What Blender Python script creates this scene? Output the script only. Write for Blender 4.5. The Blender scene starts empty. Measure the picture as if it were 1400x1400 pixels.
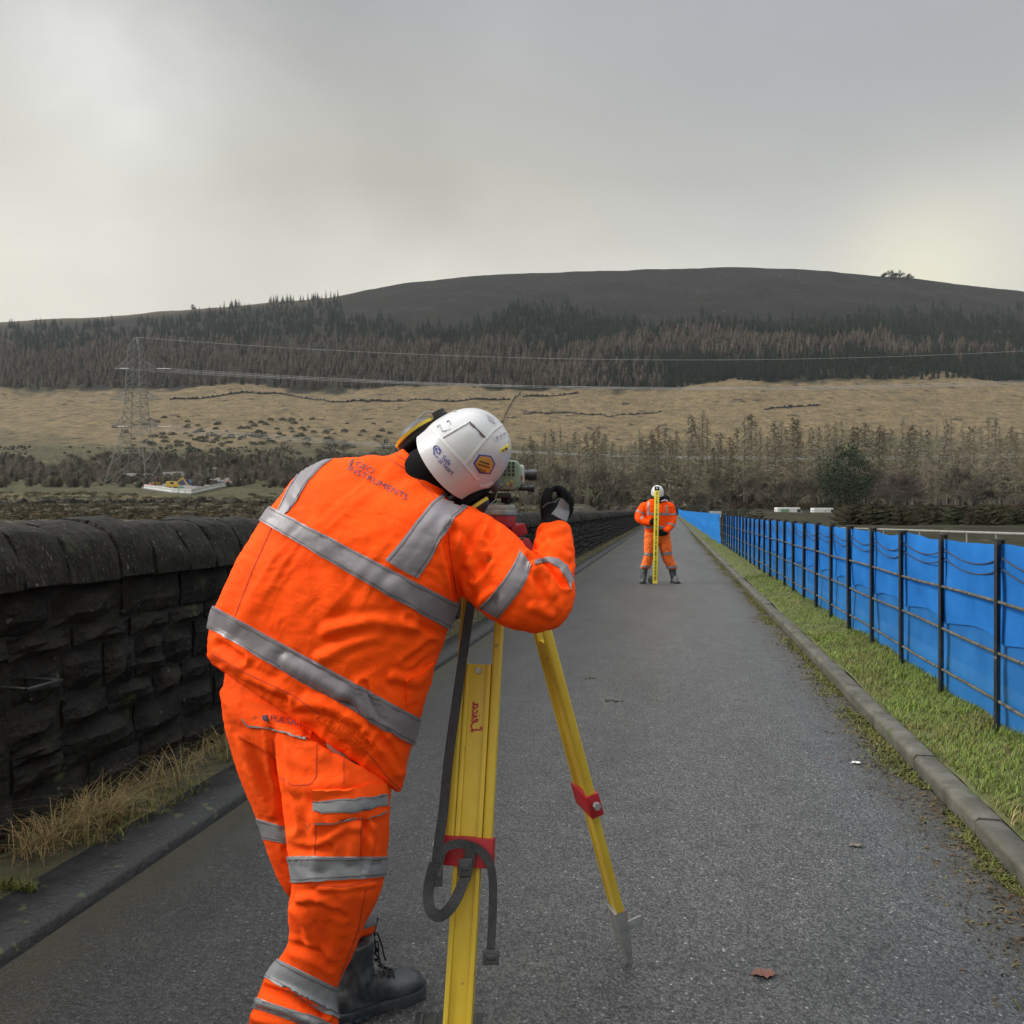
import bpy, bmesh, math, random
import numpy as np
from mathutils import Vector, Matrix, noise
from mathutils.bvhtree import BVHTree
random.seed(7); RNG = np.random.default_rng(11)
scene = bpy.context.scene
COL = scene.collection
# ------------------------------------------------------------------ camera
F = 1018.0; EYE = 1.54; YAW = math.atan(217 / F)
CA, SA = math.cos(YAW), math.sin(YAW)
cam_d = bpy.data.cameras.new('camera'); cam = bpy.data.objects.new('camera', cam_d); COL.objects.link(cam)
cam.location = (0, 0, EYE); cam.rotation_euler = (math.pi / 2, 0, YAW)
cam_d.sensor_width = 36; cam_d.lens = F / 1400 * 36; cam_d.shift_y = -3 / 1400
cam_d.clip_start = 0.05; cam_d.clip_end = 9000
scene.camera = cam
# ------------------------------------------------------------------ sky: overcast, sun behind the cloud at upper left
SUN_EL, SUN_AZ = math.radians(31), math.radians(-93)          # azimuth from the camera's view direction, left negative
sun_dir = Vector((math.sin(SUN_AZ) * CA - math.cos(SUN_AZ) * SA, math.sin(SUN_AZ) * SA + math.cos(SUN_AZ) * CA, 0)) * math.cos(SUN_EL) + Vector((0, 0, math.sin(SUN_EL)))
world = bpy.data.worlds.new('World'); scene.world = world; world.use_nodes = True
wt = world.node_tree; wt.nodes.clear()
def wn(t, **k):
    n = wt.nodes.new(t)
    for a, b in k.items(): setattr(n, a, b)
    return n
def wl(a, b): wt.links.new(a, b)
wo = wn('ShaderNodeOutputWorld'); bg = wn('ShaderNodeBackground'); bg.inputs[1].default_value = 0.1
wl(bg.outputs[0], wo.inputs[0])
sky = wn('ShaderNodeTexSky', sky_type='NISHITA'); sky.sun_disc = False
sky.sun_elevation = SUN_EL; sky.sun_rotation = math.atan2(sun_dir.x, sun_dir.y)
tc = wn('ShaderNodeTexCoord'); sep = wn('ShaderNodeSeparateXYZ'); wl(tc.outputs['Generated'], sep.inputs[0])
def wmath(op, a, b=None, clamp=False):
    n = wn('ShaderNodeMath', operation=op, use_clamp=clamp)
    for i, x in enumerate((a, b)):
        if x is None: continue
        if isinstance(x, (int, float)): n.inputs[i].default_value = x
        else: wl(x, n.inputs[i])
    return n.outputs[0]
def wramp(fac, stops):
    n = wn('ShaderNodeValToRGB'); wl(fac, n.inputs[0]); e = n.color_ramp.elements
    while len(e) < len(stops): e.new(0.5)
    for i, (p, c) in enumerate(stops): e[i].position = p; e[i].color = (*c, 1)
    return n.outputs[0]
def wmix(fac, a, b, mode='MIX'):
    n = wn('ShaderNodeMix', data_type='RGBA', blend_type=mode)
    if isinstance(fac, (int, float)): n.inputs[0].default_value = fac
    else: wl(fac, n.inputs[0])
    for i, x in ((6, a), (7, b)):
        if isinstance(x, tuple): n.inputs[i].default_value = (*x, 1)
        else: wl(x, n.inputs[i])
    return n.outputs[2]
# cloud sheet: brightness by elevation (overcast sky is brightest overhead), broken by soft noise
base = wramp(sep.outputs[2], [(0, (0.324, 0.310, 0.264)), (0.28, (0.320, 0.306, 0.264)), (0.315, (0.306, 0.294, 0.253)), (0.4, (0.231, 0.222, 0.189)), (0.475, (0.202, 0.197, 0.180)), (0.565, (0.177, 0.177, 0.176)), (.68, (.34, .346, .352)), (.82, (.85, .86, .87)), (1.0, (1.45, 1.46, 1.49))])
den = wmath('ADD', sep.outputs[2], .5)
cx = wn('ShaderNodeCombineXYZ'); wl(wmath('DIVIDE', sep.outputs[0], den), cx.inputs[0]); wl(wmath('DIVIDE', sep.outputs[1], den), cx.inputs[1])
nz = wn('ShaderNodeTexNoise'); nz.inputs['Scale'].default_value = 0.9; nz.inputs['Detail'].default_value = 4; nz.inputs['Roughness'].default_value = .5; nz.inputs['Distortion'].default_value = .7
wl(cx.outputs[0], nz.inputs['Vector'])
mr = wn('ShaderNodeMapRange'); wl(nz.outputs['Fac'], mr.inputs[0])
for i, v in ((1, .3), (2, .7), (3, .83), (4, 1.19)): mr.inputs[i].default_value = v
cloud = wmix(1.0, base, mr.outputs[0], 'MULTIPLY')
nz2 = wn('ShaderNodeTexNoise'); nz2.inputs['Scale'].default_value = 2.1; nz2.inputs['Detail'].default_value = 5; nz2.inputs['Distortion'].default_value = .6
wl(cx.outputs[0], nz2.inputs['Vector']); mr2 = wn('ShaderNodeMapRange'); wl(nz2.outputs['Fac'], mr2.inputs[0])
for i, v in ((1, .35), (2, .62), (3, .45), (4, 1.0)): mr2.inputs[i].default_value = v
mr3 = wn('ShaderNodeMapRange'); wl(nz2.outputs['Fac'], mr3.inputs[0])
for i, v in ((1, .3), (2, .7), (3, .91), (4, 1.08)): mr3.inputs[i].default_value = v
cloud = wmix(1.0, cloud, mr3.outputs[0], 'MULTIPLY')
def lobe(u, v, k, size):
    d = Vector(((u - 700) / F * CA - SA, (u - 700) / F * SA + CA, (697 - v) / F)).normalized()
    dot = wn('ShaderNodeVectorMath', operation='DOT_PRODUCT'); wl(tc.outputs['Generated'], dot.inputs[0]); dot.inputs[1].default_value = d
    p = wmath('POWER', wmath('MAXIMUM', dot.outputs['Value'], 0), size)
    return wmath('MULTIPLY', p, k)
cloud = wmix(wmath('MULTIPLY', lobe(170, 110, 1.05, 140), wmath('MULTIPLY', mr2.outputs[0], .9)), cloud, (.435, .433, .415))
cloud = wmix(lobe(1260, 375, .7, 260), cloud, (.50, .465, .31))
cloud = wmix(lobe(1250, 20, .5, 12), cloud, (.150, .163, .184))
sc10 = wmix(1.0, cloud, (10, 10, 10), 'MULTIPLY')
wl(wmix(.965, sky.outputs[0], sc10), bg.inputs[0])
sun_l = bpy.data.lights.new('sun', 'SUN'); sun = bpy.data.objects.new('sun', sun_l); COL.objects.link(sun)
sun_l.energy = 1.5; sun_l.angle = math.radians(20); sun_l.color = (1, .97, .92)
sun.rotation_euler = sun_dir.to_track_quat('Z', 'Y').to_euler()
scene.view_settings.view_transform = 'Standard'; scene.view_settings.look = 'None'
scene.view_settings.exposure = 1.3; scene.view_settings.gamma = 1.0; scene.view_settings.use_curve_mapping = False
# ------------------------------------------------------------------ helpers
def W(x, d, z):                       # camera-aligned plan coordinates (right, forward, height) -> world
    return Vector((x * CA - d * SA, x * SA + d * CA, z))
def P(u, v, d): return W((u - 700) / F * d, d, EYE + (697 - v) / F * d)
def to_px(p):
    x = p[0] * CA + p[1] * SA; d = -p[0] * SA + p[1] * CA
    return 700 + F * x / d, 697 - F * (p[2] - EYE) / d, d
def tag(o, label=None, cat=None, group=None, kind=None):
    if label: o['label'] = label
    if cat: o['category'] = cat
    if group: o['group'] = group
    if kind: o['kind'] = kind
    return o
def empty(name, loc, label, cat, group=None, rz=0.0):
    o = bpy.data.objects.new(name, None); COL.objects.link(o); o.location = loc; o.rotation_euler = (0, 0, rz)
    o.empty_display_size = .1
    return tag(o, label, cat, group)
def adopt(o, parent):                 # o's mesh is in world space: parent it without moving it
    if parent is None: return o
    o.parent = parent; m = Matrix.Identity(4); q = parent
    while q is not None:
        m = Matrix.LocRotScale(q.location, q.rotation_euler, q.scale) @ (m if q is parent else m); q = None
    if parent.type == 'EMPTY': o.matrix_parent_inverse = Matrix.LocRotScale(parent.location, parent.rotation_euler, None).inverted()
    return o
def link(name, me, parent=None):
    o = bpy.data.objects.new(name, me); COL.objects.link(o); return adopt(o, parent)
def mesh_np(name, V, T, mat, parent=None, smooth=False, col=None):     # fast numpy mesh, T (n,3) or (n,4)
    V = np.asarray(V, dtype=np.float32); T = np.asarray(T, dtype=np.int32); k = T.shape[1]
    me = bpy.data.meshes.new(name); me.vertices.add(len(V)); me.vertices.foreach_set('co', V.ravel())
    me.loops.add(T.size); me.loops.foreach_set('vertex_index', T.ravel())
    me.polygons.add(len(T)); me.polygons.foreach_set('loop_start', np.arange(0, T.size, k, dtype=np.int32))
    if smooth: me.polygons.foreach_set('use_smooth', np.ones(len(T), dtype=bool))
    me.update(calc_edges=True)
    if col is not None:
        a = me.attributes.new('tint', 'FLOAT_COLOR', 'POINT'); c = np.ones((len(V), 4), dtype=np.float32); c[:, :3] = col; a.data.foreach_set('color', c.ravel())
    me.materials.append(mat)
    return link(name, me, parent)
class MB:
    def __init__(s): s.v = []; s.f = []
    def add(s, vs, fs):
        n = len(s.v); s.v += [tuple(x) for x in vs]; s.f += [[i + n for i in f] for f in fs]; return s
    def hexa(s, c8): return s.add(c8, [(0, 3, 2, 1), (4, 5, 6, 7), (0, 1, 5, 4), (1, 2, 6, 5), (2, 3, 7, 6), (3, 0, 4, 7)])
    def box(s, c, sx, sy, sz, ax=None):
        c = Vector(c); ax = ax or (Vector((1, 0, 0)), Vector((0, 1, 0)), Vector((0, 0, 1)))
        a, b, k = ax[0] * sx / 2, ax[1] * sy / 2, ax[2] * sz / 2
        return s.hexa([c - a - b - k, c + a - b - k, c + a + b - k, c - a + b - k, c - a - b + k, c + a - b + k, c + a + b + k, c - a + b + k])
    def bar(s, p, q, w, h, up=None):
        p, q = Vector(p), Vector(q); d = (q - p); L = d.length; d.normalize(); up = Vector(up) if up else Vector((0, 0, 1))
        if abs(d.dot(up)) > .99: up = Vector((0, 1, 0))
        a = d.cross(up).normalized(); b = a.cross(d).normalized()
        return s.box((p + q) / 2, w, L, h, (a, d, b))
    def rings(s, rs, close=True, cap=True):
        n = len(rs[0]); b = len(s.v)
        for r in rs: s.v += [tuple(x) for x in r]
        for i in range(len(rs) - 1):
            for j in range(n if close else n - 1):
                k = (j + 1) % n
                s.f.append([b + i * n + j, b + i * n + k, b + (i + 1) * n + k, b + (i + 1) * n + j])
        if cap and close: s.f.append([b + j for j in range(n)][::-1]); s.f.append([b + (len(rs) - 1) * n + j for j in range(n)])
        return s
    def tube(s, pts, r, n=8, cap=True):
        pts = [Vector(p) for p in pts]; rr = r if isinstance(r, (list, tuple)) else [r] * len(pts); rs = []; a = None
        for i, p in enumerate(pts):
            d = (pts[min(i + 1, len(pts) - 1)] - pts[max(i - 1, 0)]).normalized()
            if a is None: a = d.cross(Vector((0, 0, 1)) if abs(d.z) < .9 else Vector((0, 1, 0))).normalized()
            a = (a - d * a.dot(d)).normalized(); b = d.cross(a)
            rs.append([p + (a * math.cos(t) + b * math.sin(t)) * rr[i] for t in [2 * math.pi * j / n for j in range(n)]])
        return s.rings(rs, True, cap)
    def cyl(s, p, q, r, r2=None, n=16): return s.tube([p, q], [r, r if r2 is None else r2], n)
    def ball(s, c, r, n=12, m=8, ax=None):
        c = Vector(c); r = Vector((r, r, r)) if isinstance(r, (int, float)) else Vector(r); ax = ax or (Vector((1, 0, 0)), Vector((0, 1, 0)), Vector((0, 0, 1)))
        rs = []
        for i in range(m + 1):
            t = -math.pi / 2 + math.pi * (i + .02) / (m + .04); rs.append([c + ax[0] * r.x * math.cos(t) * math.cos(2 * math.pi * j / n) + ax[1] * r.y * math.cos(t) * math.sin(2 * math.pi * j / n) + ax[2] * r.z * math.sin(t) for j in range(n)])
        return s.rings(rs)
    def ribbon(s, pts, width, thick):     # pts: [(point, across-vector)]
        rs = []
        for i, (p, a) in enumerate(pts):
            d = (Vector(pts[min(i + 1, len(pts) - 1)][0]) - Vector(pts[max(i - 1, 0)][0])).normalized()
            a = Vector(a); a = (a - d * a.dot(d)).normalized(); n = d.cross(a); p = Vector(p)
            rs.append([p - a * width / 2 - n * thick / 2, p + a * width / 2 - n * thick / 2, p + a * width / 2 + n * thick / 2, p - a * width / 2 + n * thick / 2])
        return s.rings(rs)
    def mesh(s, name, mat=None):
        me = bpy.data.meshes.new(name); me.from_pydata(s.v, [], s.f); me.update()
        if mat: me.materials.append(mat)
        return me
    def build(s, name, mat, parent=None, smooth=False, bevel=0, seg=2, label=None):
        me = s.mesh(name, mat)
        if bevel or True:
            bm = bmesh.new(); bm.from_mesh(me)
            bmesh.ops.recalc_face_normals(bm, faces=bm.faces)
            if bevel:
                es = [e for e in bm.edges if len(e.link_faces) == 2 and e.calc_face_angle(0) > .6]
                bmesh.ops.bevel(bm, geom=es, offset=bevel, segments=seg, affect='EDGES', profile=.6)
            bm.to_mesh(me); bm.free()
        if smooth or bevel:
            me.polygons.foreach_set('use_smooth', np.ones(len(me.polygons), dtype=bool))
            if not smooth or smooth == 'auto': me.set_sharp_from_angle(angle=math.radians(38))
        o = link(name, me, parent)
        if label: o['label'] = label
        return o
# ------------------------------------------------------------------ materials
MATS = {}
def mat(name, cols, scale=5.0, rough=.7, bump=0.0, bscale=None, metal=0.0, coord='pos', detail=6, spec=.5, stretch=None, speck=None, attr=None, rvar=0.0, bdist=.02, dist=0.0):
    """procedural surface: colour ramp over noise, noise bump, optional speckles (colour, scale, threshold), optional vertex tint"""
    m = bpy.data.materials.new(name); m.use_nodes = True; t = m.node_tree; b = t.nodes['Principled BSDF']; L = t.links.new
    b.inputs['Roughness'].default_value = rough; b.inputs['Metallic'].default_value = metal; b.inputs['Specular IOR Level'].default_value = spec
    if coord == 'pos': g = t.nodes.new('ShaderNodeNewGeometry'); src = g.outputs['Position']
    else: g = t.nodes.new('ShaderNodeTexCoord'); src = g.outputs['Object']
    if stretch:
        mp = t.nodes.new('ShaderNodeMapping'); mp.inputs['Scale'].default_value = stretch; L(src, mp.inputs[0]); src = mp.outputs[0]
    n = t.nodes.new('ShaderNodeTexNoise'); n.inputs['Scale'].default_value = scale; n.inputs['Detail'].default_value = detail; n.inputs['Roughness'].default_value = .6; n.inputs['Distortion'].default_value = dist; L(src, n.inputs['Vector'])
    r = t.nodes.new('ShaderNodeValToRGB'); L(n.outputs['Fac'], r.inputs[0]); e = r.color_ramp.elements
    while len(e) < len(cols): e.new(.5)
    for i, c in enumerate(cols): e[i].position = .5 if len(cols) == 1 else .3 + .4 * i / (len(cols) - 1); e[i].color = (*c, 1)
    if len(cols) == 1: e[1].color = (*cols[0], 1); e[0].color = (*cols[0], 1)
    c = r.outputs[0]
    if attr:
        at = t.nodes.new('ShaderNodeAttribute'); at.attribute_name = 'tint'
        mx = t.nodes.new('ShaderNodeMix'); mx.data_type = 'RGBA'; mx.blend_type = 'MULTIPLY'; mx.inputs[0].default_value = 1; L(c, mx.inputs[6]); L(at.outputs['Color'], mx.inputs[7]); c = mx.outputs[2]
    if speck:
        for (sc_, ss, th) in speck:
            n2 = t.nodes.new('ShaderNodeTexNoise'); n2.inputs['Scale'].default_value = ss; n2.inputs['Detail'].default_value = 3; L(src, n2.inputs['Vector'])
            mr2 = t.nodes.new('ShaderNodeMapRange'); L(n2.outputs['Fac'], mr2.inputs[0]); mr2.inputs[1].default_value = th; mr2.inputs[2].default_value = th + .06
            mx = t.nodes.new('ShaderNodeMix'); mx.data_type = 'RGBA'; L(mr2.outputs[0], mx.inputs[0]); L(c, mx.inputs[6]); mx.inputs[7].default_value = (*sc_, 1); c = mx.outputs[2]
    L(c, b.inputs['Base Color'])
    if rvar:
        mr3 = t.nodes.new('ShaderNodeMapRange'); L(n.outputs['Fac'], mr3.inputs[0]); mr3.inputs[1].default_value = .3; mr3.inputs[2].default_value = .7; mr3.inputs[3].default_value = rough - rvar; mr3.inputs[4].default_value = rough + rvar; L(mr3.outputs[0], b.inputs['Roughness'])
    if bump:
        n3 = t.nodes.new('ShaderNodeTexNoise'); n3.inputs['Scale'].default_value = bscale or scale * 3; n3.inputs['Detail'].default_value = 5; L(src, n3.inputs['Vector'])
        bp = t.nodes.new('ShaderNodeBump'); bp.inputs['Strength'].default_value = bump; bp.inputs['Distance'].default_value = bdist; L(n3.outputs['Fac'], bp.inputs['Height']); L(bp.outputs[0], b.inputs['Normal'])
    MATS[name] = m
    return m
def fbm(x, y, z, s=1.0, o=4):
    return noise.fractal(Vector((x * s, y * s, z * s)), 1.0, 2.0, o)
# ------------------------------------------------------------------ terrain
def ip(u, tab): return np.interp(u, [a for a, b in tab], [b for a, b in tab])
RIDGE = [(-600, 470), (0, 438), (175, 428), (260, 420), (330, 415), (380, 410), (455, 404), (500, 394), (560, 383), (640, 375), (700, 371), (800, 368), (900, 365), (1010, 362), (1100, 365), (1200, 374), (1300, 384), (1400, 396), (2200, 430)]
FOOT = [(-600, 540), (175, 532), (300, 532), (450, 533), (600, 530), (700, 533), (800, 532), (900, 535), (1000, 526), (1080, 520), (1225, 520), (1400, 524), (2200, 540)]
DC = np.array([8, 20, 60, 110, 170, 215, 300, 420, 520, 700, 1000, 1250, 1420, 1900])
def vprof(u):
    lf = lambda l, m, r: np.interp(u, [330, 560, 900, 1225], [l, (l + m) / 2, m, r])
    Fv, Rv = ip(u, FOOT), ip(u, RIDGE)
    return np.stack([np.full_like(u, 1100.), np.full_like(u, 860.), lf(716, 716, 722), lf(699, 705, 708), lf(685, 694, 702), lf(671, 690, 697), lf(654, 684, 690), lf(612, 650, 652), lf(584, 602, 600), Fv, Fv - .66 * (Fv - Rv), Rv, Rv + 35, Rv + 130])
def nz2(x, y, s): return np.array([noise.fractal(Vector((a * s, b * s, 3.1)), 1.0, 2.0, 5) for a, b in zip(x.ravel(), y.ravel())]).reshape(x.shape)
us = np.concatenate([np.linspace(-1500, -60, 40), np.linspace(-50, 1450, 380), np.linspace(1470, 3000, 40)])
ds = np.concatenate([np.geomspace(8, 100, 16), np.geomspace(108, 1300, 190), np.geomspace(1330, 2400, 14)])
VP_ = vprof(us)                                             # (14, nu)
lv = np.stack([np.interp(np.log(ds), np.log(DC), VP_[:, i]) for i in range(len(us))])       # (nu, nd) pixel row
zz = EYE + (697 - lv) / F * ds[None, :]
# soften the joints between slopes
for _ in range(3): zz[:, 20:-16] = .25 * zz[:, 19:-17] + .5 * zz[:, 20:-16] + .25 * zz[:, 21:-15]
xx = (us[:, None] - 700) / F * ds[None, :]; dd = np.broadcast_to(ds[None, :], xx.shape)
XX, YY = xx * CA - dd * SA, xx * SA + dd * CA
nzv = nz2(XX, YY, 1 / 90.0); nzf = nz2(XX, YY, 1 / 22.0)
amp = np.interp(dd, [60, 150, 300, 500, 700, 1100, 1250], [.1, .3, 1.0, 2.6, 4, 7, 2.0])
zz = zz + nzv * amp + nzf * amp * .22
ROAD_END = 230.0
cut = -.7 + np.clip((np.abs(XX + .4) - 14) * .6, 0, None) + np.clip((YY - ROAD_END + 15) * .6, 0, None)
zz = np.minimum(zz, cut)                                    # valley floor stays below the dam crest
def zone_colour():
    v = lv + nzv * 9 + nzf * 4
    Fv = ip(us, FOOT)[:, None]
    straw, moor, floor_, scrub, rubble = [np.array(c) for c in ((.125, .094, .053), (.0065, .0072, .0056), (.018, .0175, .012), (.056, .052, .028), (.066, .058, .042))]
    green = np.array((.048, .047, .022)); pale = np.array((.14, .105, .055))
    def mixn(a, b, t): t = np.clip(t, 0, 1)[..., None]; return a * (1 - t) + b * t
    c = mixn(straw, straw * .72 + green * .28, (nzf * 1.1 + .25))
    c = mixn(c, scrub, (v - np.interp(us, [175, 700, 1225], [596, 604, 596])[:, None]) / 16)
    c = mixn(c, green, (v - 655) / 10 * (nzv > -.1))
    c = mixn(c, pale * .8, np.clip(1 - np.abs(v - 681) / 3, 0, 1) * .7)
    c = mixn(c, rubble, (v - 684) / 5); c = mixn(c, np.array((.024, .024, .014)), (us[:, None] - 760) / 160 * (v > 676))
    c = mixn(c, floor_, (Fv + 1 - v) / 3)
    up = ip(us, [(175, 470), (455, 470), (1225, 470)])[:, None]
    c = mixn(c, moor, (up - v) / 25)
    tan = np.clip(1 - (lv - ip(us, RIDGE)[:, None]) / 9, 0, 1) * np.clip((500 - us[:, None]) / 60, 0, 1)
    return mixn(c, straw * .8, tan * .8)
zc = zone_colour()
nu, nd = zz.shape
idx = np.arange(nu * nd).reshape(nu, nd)
quads = np.stack([idx[:-1, :-1], idx[1:, :-1], idx[1:, 1:], idx[:-1, 1:]], -1).reshape(-1, 4)
m_land = mat('moorland', [(.6, .6, .6), (1, 1, 1), (1.45, 1.38, 1.25)], scale=.13, rough=.95, bump=.6, bscale=.35, attr=True, detail=10, spec=.1, bdist=1.2, speck=[((.012, .011, .008), .55, .60), ((.11, .095, .06), .8, .66), ((.02, .018, .014), .09, .63), ((.17, .155, .13), .33, .715)])
hill = mesh_np('hillside', np.stack([XX, YY, zz], -1).reshape(-1, 3), quads, m_land, smooth=True, col=zc.reshape(-1, 3)); tag(hill, kind='structure')
hill['label'] = 'heather moor, straw coloured rough grazing and valley floor rising to a rounded skyline'
def ground_z(u, d):
    i = np.clip(np.interp(u, us, np.arange(nu)), 0, nu - 1.001); j = np.clip(np.interp(d, ds, np.arange(nd)), 0, nd - 1.001)
    i0, j0 = int(i), int(j); fi, fj = i - i0, j - j0
    return float((zz[i0, j0] * (1 - fi) + zz[i0 + 1, j0] * fi) * (1 - fj) + (zz[i0, j0 + 1] * (1 - fi) + zz[i0 + 1, j0 + 1] * fi) * fj)
def depth_at(u, v):                   # depth at which the bare ground shows at pixel row v
    i = int(np.clip(np.interp(u, us, np.arange(nu)), 0, nu - 1)); row = lv[i, 16:-14]
    return float(np.interp(-v, -row, ds[16:-14]))
def on_ground(u, v=None, d=None):
    d = d or depth_at(u, v); return W((u - 700) / F * d, d, ground_z(u, d))
g = MB(); g.add([(-4500, -4500, -9), (4500, -4500, -9), (4500, 4500, -9), (-4500, 4500, -9)], [(0, 1, 2, 3)])
tag(g.build('ground', mat('valley_floor', [(.06, .055, .03), (.1, .085, .045)], .02, .95)), kind='structure')
# dam embankment that carries the road
e = MB(); s0, s1 = -14.0, ROAD_END
prof = [(-9, -8.9), (-3.30, -.02), (-2.2, -.02), (2.9, -.02), (10, -8.9)]
e.rings([[(x, s0, z) for x, z in prof], [(x, s1, z) for x, z in prof]])
tag(e.build('embankment', mat('embankment_turf', [(.05, .05, .02), (.09, .085, .035)], 1.5, .95, .5)), kind='structure')
# ------------------------------------------------------------------ road
def asphalt():
    m = bpy.data.materials.new('damp_asphalt'); m.use_nodes = True; t = m.node_tree; b = t.nodes['Principled BSDF']; L = t.links.new
    g = t.nodes.new('ShaderNodeNewGeometry'); pos = g.outputs['Position']
    def nt(s, d=4, st=None, r=.6):
        src = pos
        if st: mp = t.nodes.new('ShaderNodeMapping'); mp.inputs['Scale'].default_value = st; L(pos, mp.inputs[0]); src = mp.outputs[0]
        n = t.nodes.new('ShaderNodeTexNoise'); n.inputs['Scale'].default_value = s; n.inputs['Detail'].default_value = d; n.inputs['Roughness'].default_value = r; L(src, n.inputs['Vector']); return n.outputs['Fac']
    def vor(s, rnd=1):
        n = t.nodes.new('ShaderNodeTexVoronoi'); n.inputs['Scale'].default_value = s; n.inputs['Randomness'].default_value = rnd; L(pos, n.inputs['Vector']); return n
    def rng(x, a, b_, c, d_):
        n = t.nodes.new('ShaderNodeMapRange'); L(x, n.inputs[0])
        for i, q in enumerate((a, b_, c, d_)): n.inputs[i + 1].default_value = q
        return n.outputs[0]
    def mul(a, b_):
        n = t.nodes.new('ShaderNodeMath'); n.operation = 'MULTIPLY'; L(a, n.inputs[0]); L(b_, n.inputs[1]); return n.outputs[0]
    v1 = vor(115); sep = t.nodes.new('ShaderNodeSeparateColor'); L(v1.outputs['Color'], sep.inputs[0])
    chip = rng(sep.outputs[0], 0, 1, .38, 1.65)                     # each stone chip its own grey
    bright = rng(sep.outputs[1], .965, 1, 1.0, 2.9)                # a few pale chips
    gap = rng(v1.outputs['Distance'], .25, .62, 1.12, .6)          # bitumen between the chips
    big = rng(nt(.55, 5, (1, .16, 1)), .3, .7, .74, 1.24)          # long wheel-track and wash patches
    mid = rng(nt(5, 5), .3, .7, .86, 1.12)
    k = mul(mul(mul(chip, bright), gap), mul(big, mid))
    comb = t.nodes.new('ShaderNodeMix'); comb.data_type = 'RGBA'; comb.blend_type = 'MULTIPLY'; comb.inputs[0].default_value = 1
    comb.inputs[6].default_value = (.075, .0752, .072, 1); L(k, comb.inputs[7])
    # damp, mossy tarmac and the wall's shade painted into the colour, with a ragged edge
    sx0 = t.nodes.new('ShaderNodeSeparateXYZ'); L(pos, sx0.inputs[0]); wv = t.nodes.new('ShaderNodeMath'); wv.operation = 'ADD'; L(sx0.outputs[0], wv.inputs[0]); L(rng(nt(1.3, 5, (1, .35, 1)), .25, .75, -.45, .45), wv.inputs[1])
    damp_shade = rng(wv.outputs[0], -1.75, -.15, .42, 1.0); dm = t.nodes.new('ShaderNodeMix'); dm.data_type = 'RGBA'; dm.blend_type = 'MULTIPLY'; dm.inputs[0].default_value = 1; L(comb.outputs[2], dm.inputs[6]); L(damp_shade, dm.inputs[7]); comb = dm
    # green-brown silt towards both edges
    sx = t.nodes.new('ShaderNodeSeparateXYZ'); L(pos, sx.inputs[0])
    am = t.nodes.new('ShaderNodeMath'); am.operation = 'ADD'; L(sx.outputs[0], am.inputs[0]); am.inputs[1].default_value = .405
    ab = t.nodes.new('ShaderNodeMath'); ab.operation = 'ABSOLUTE'; L(am.outputs[0], ab.inputs[0])
    ad = t.nodes.new('ShaderNodeMath'); ad.operation = 'ADD'; L(ab.outputs[0], ad.inputs[0]); L(rng(nt(7, 5), .2, .8, -.22, .22), ad.inputs[1])
    silt = rng(ad.outputs[0], 1.42, 1.78, 0, .8)
    mx = t.nodes.new('ShaderNodeMix'); mx.data_type = 'RGBA'; L(silt, mx.inputs[0]); L(comb.outputs[2], mx.inputs[6]); mx.inputs[7].default_value = (.04, .036, .02, 1)
    L(mx.outputs[2], b.inputs['Base Color'])
    L(rng(nt(1.1, 4, (1, .3, 1)), .3, .7, .42, .62), b.inputs['Roughness']); b.inputs['Specular IOR Level'].default_value = .5
    bp = t.nodes.new('ShaderNodeBump'); bp.inputs['Strength'].default_value = .9; bp.inputs['Distance'].default_value = .004
    L(gap, bp.inputs['Height']); L(bp.outputs[0], b.inputs['Normal'])
    return m
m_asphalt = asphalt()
r = MB(); ny = 60; nx = 8; ys = np.concatenate([np.linspace(-8, 60, 60), np.linspace(66, ROAD_END, 24)])
rs = []
for y in ys: rs.append([(x, y, .012 * (1 - ((x + .405) / 1.8) ** 2) + .004 * fbm(x, y, 0, .4)) for x in np.linspace(-2.205, 1.395, 9)])
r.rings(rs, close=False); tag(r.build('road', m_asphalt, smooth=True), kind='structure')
# left: low dark tarmac kerb and a strip of soil at the wall's foot
m_ltk = mat('wet_tarmac_kerb', [(.010, .0105, .0105), (.022, .0225, .022)], 9, .62, .9, 45, bdist=.008, rvar=.1, speck=[((.05, .06, .025), 14, .62)])
m_soil = mat('wet_soil', [(.022, .02, .012), (.05, .045, .022), (.07, .075, .025)], 9, .9, .8, 40)
k = MB(); rs = []
for y in np.concatenate([np.arange(-2, 30, .25), np.arange(30, ROAD_END, 4)]):
    j = .012 * fbm(0, y, 5, 1.3); rs.append([(-2.20 + j, y, -.01), (-2.207 + j, y, .035), (-2.222 + j, y, .048), (-2.30 + j * .5, y, .066 + j * .3), (-2.46 + j, y, .08), (-2.47, y, -.01)])
k.rings(rs, close=False); tag(k.build('tarmac_kerb', m_ltk, smooth=True), kind='structure')
k = MB(); rs = []
for y in np.concatenate([np.arange(-2, 30, .2), np.arange(30, ROAD_END, 4)]):
    rs.append([(x, y, .07 + .03 * (x < -2.6) + .03 * fbm(x, y, 2, 3)) for x in (-2.44, -2.52, -2.62, -2.8)])
k.rings(rs, close=False); tag(k.build('soil_strip', m_soil, smooth=True), kind='structure')
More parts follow.
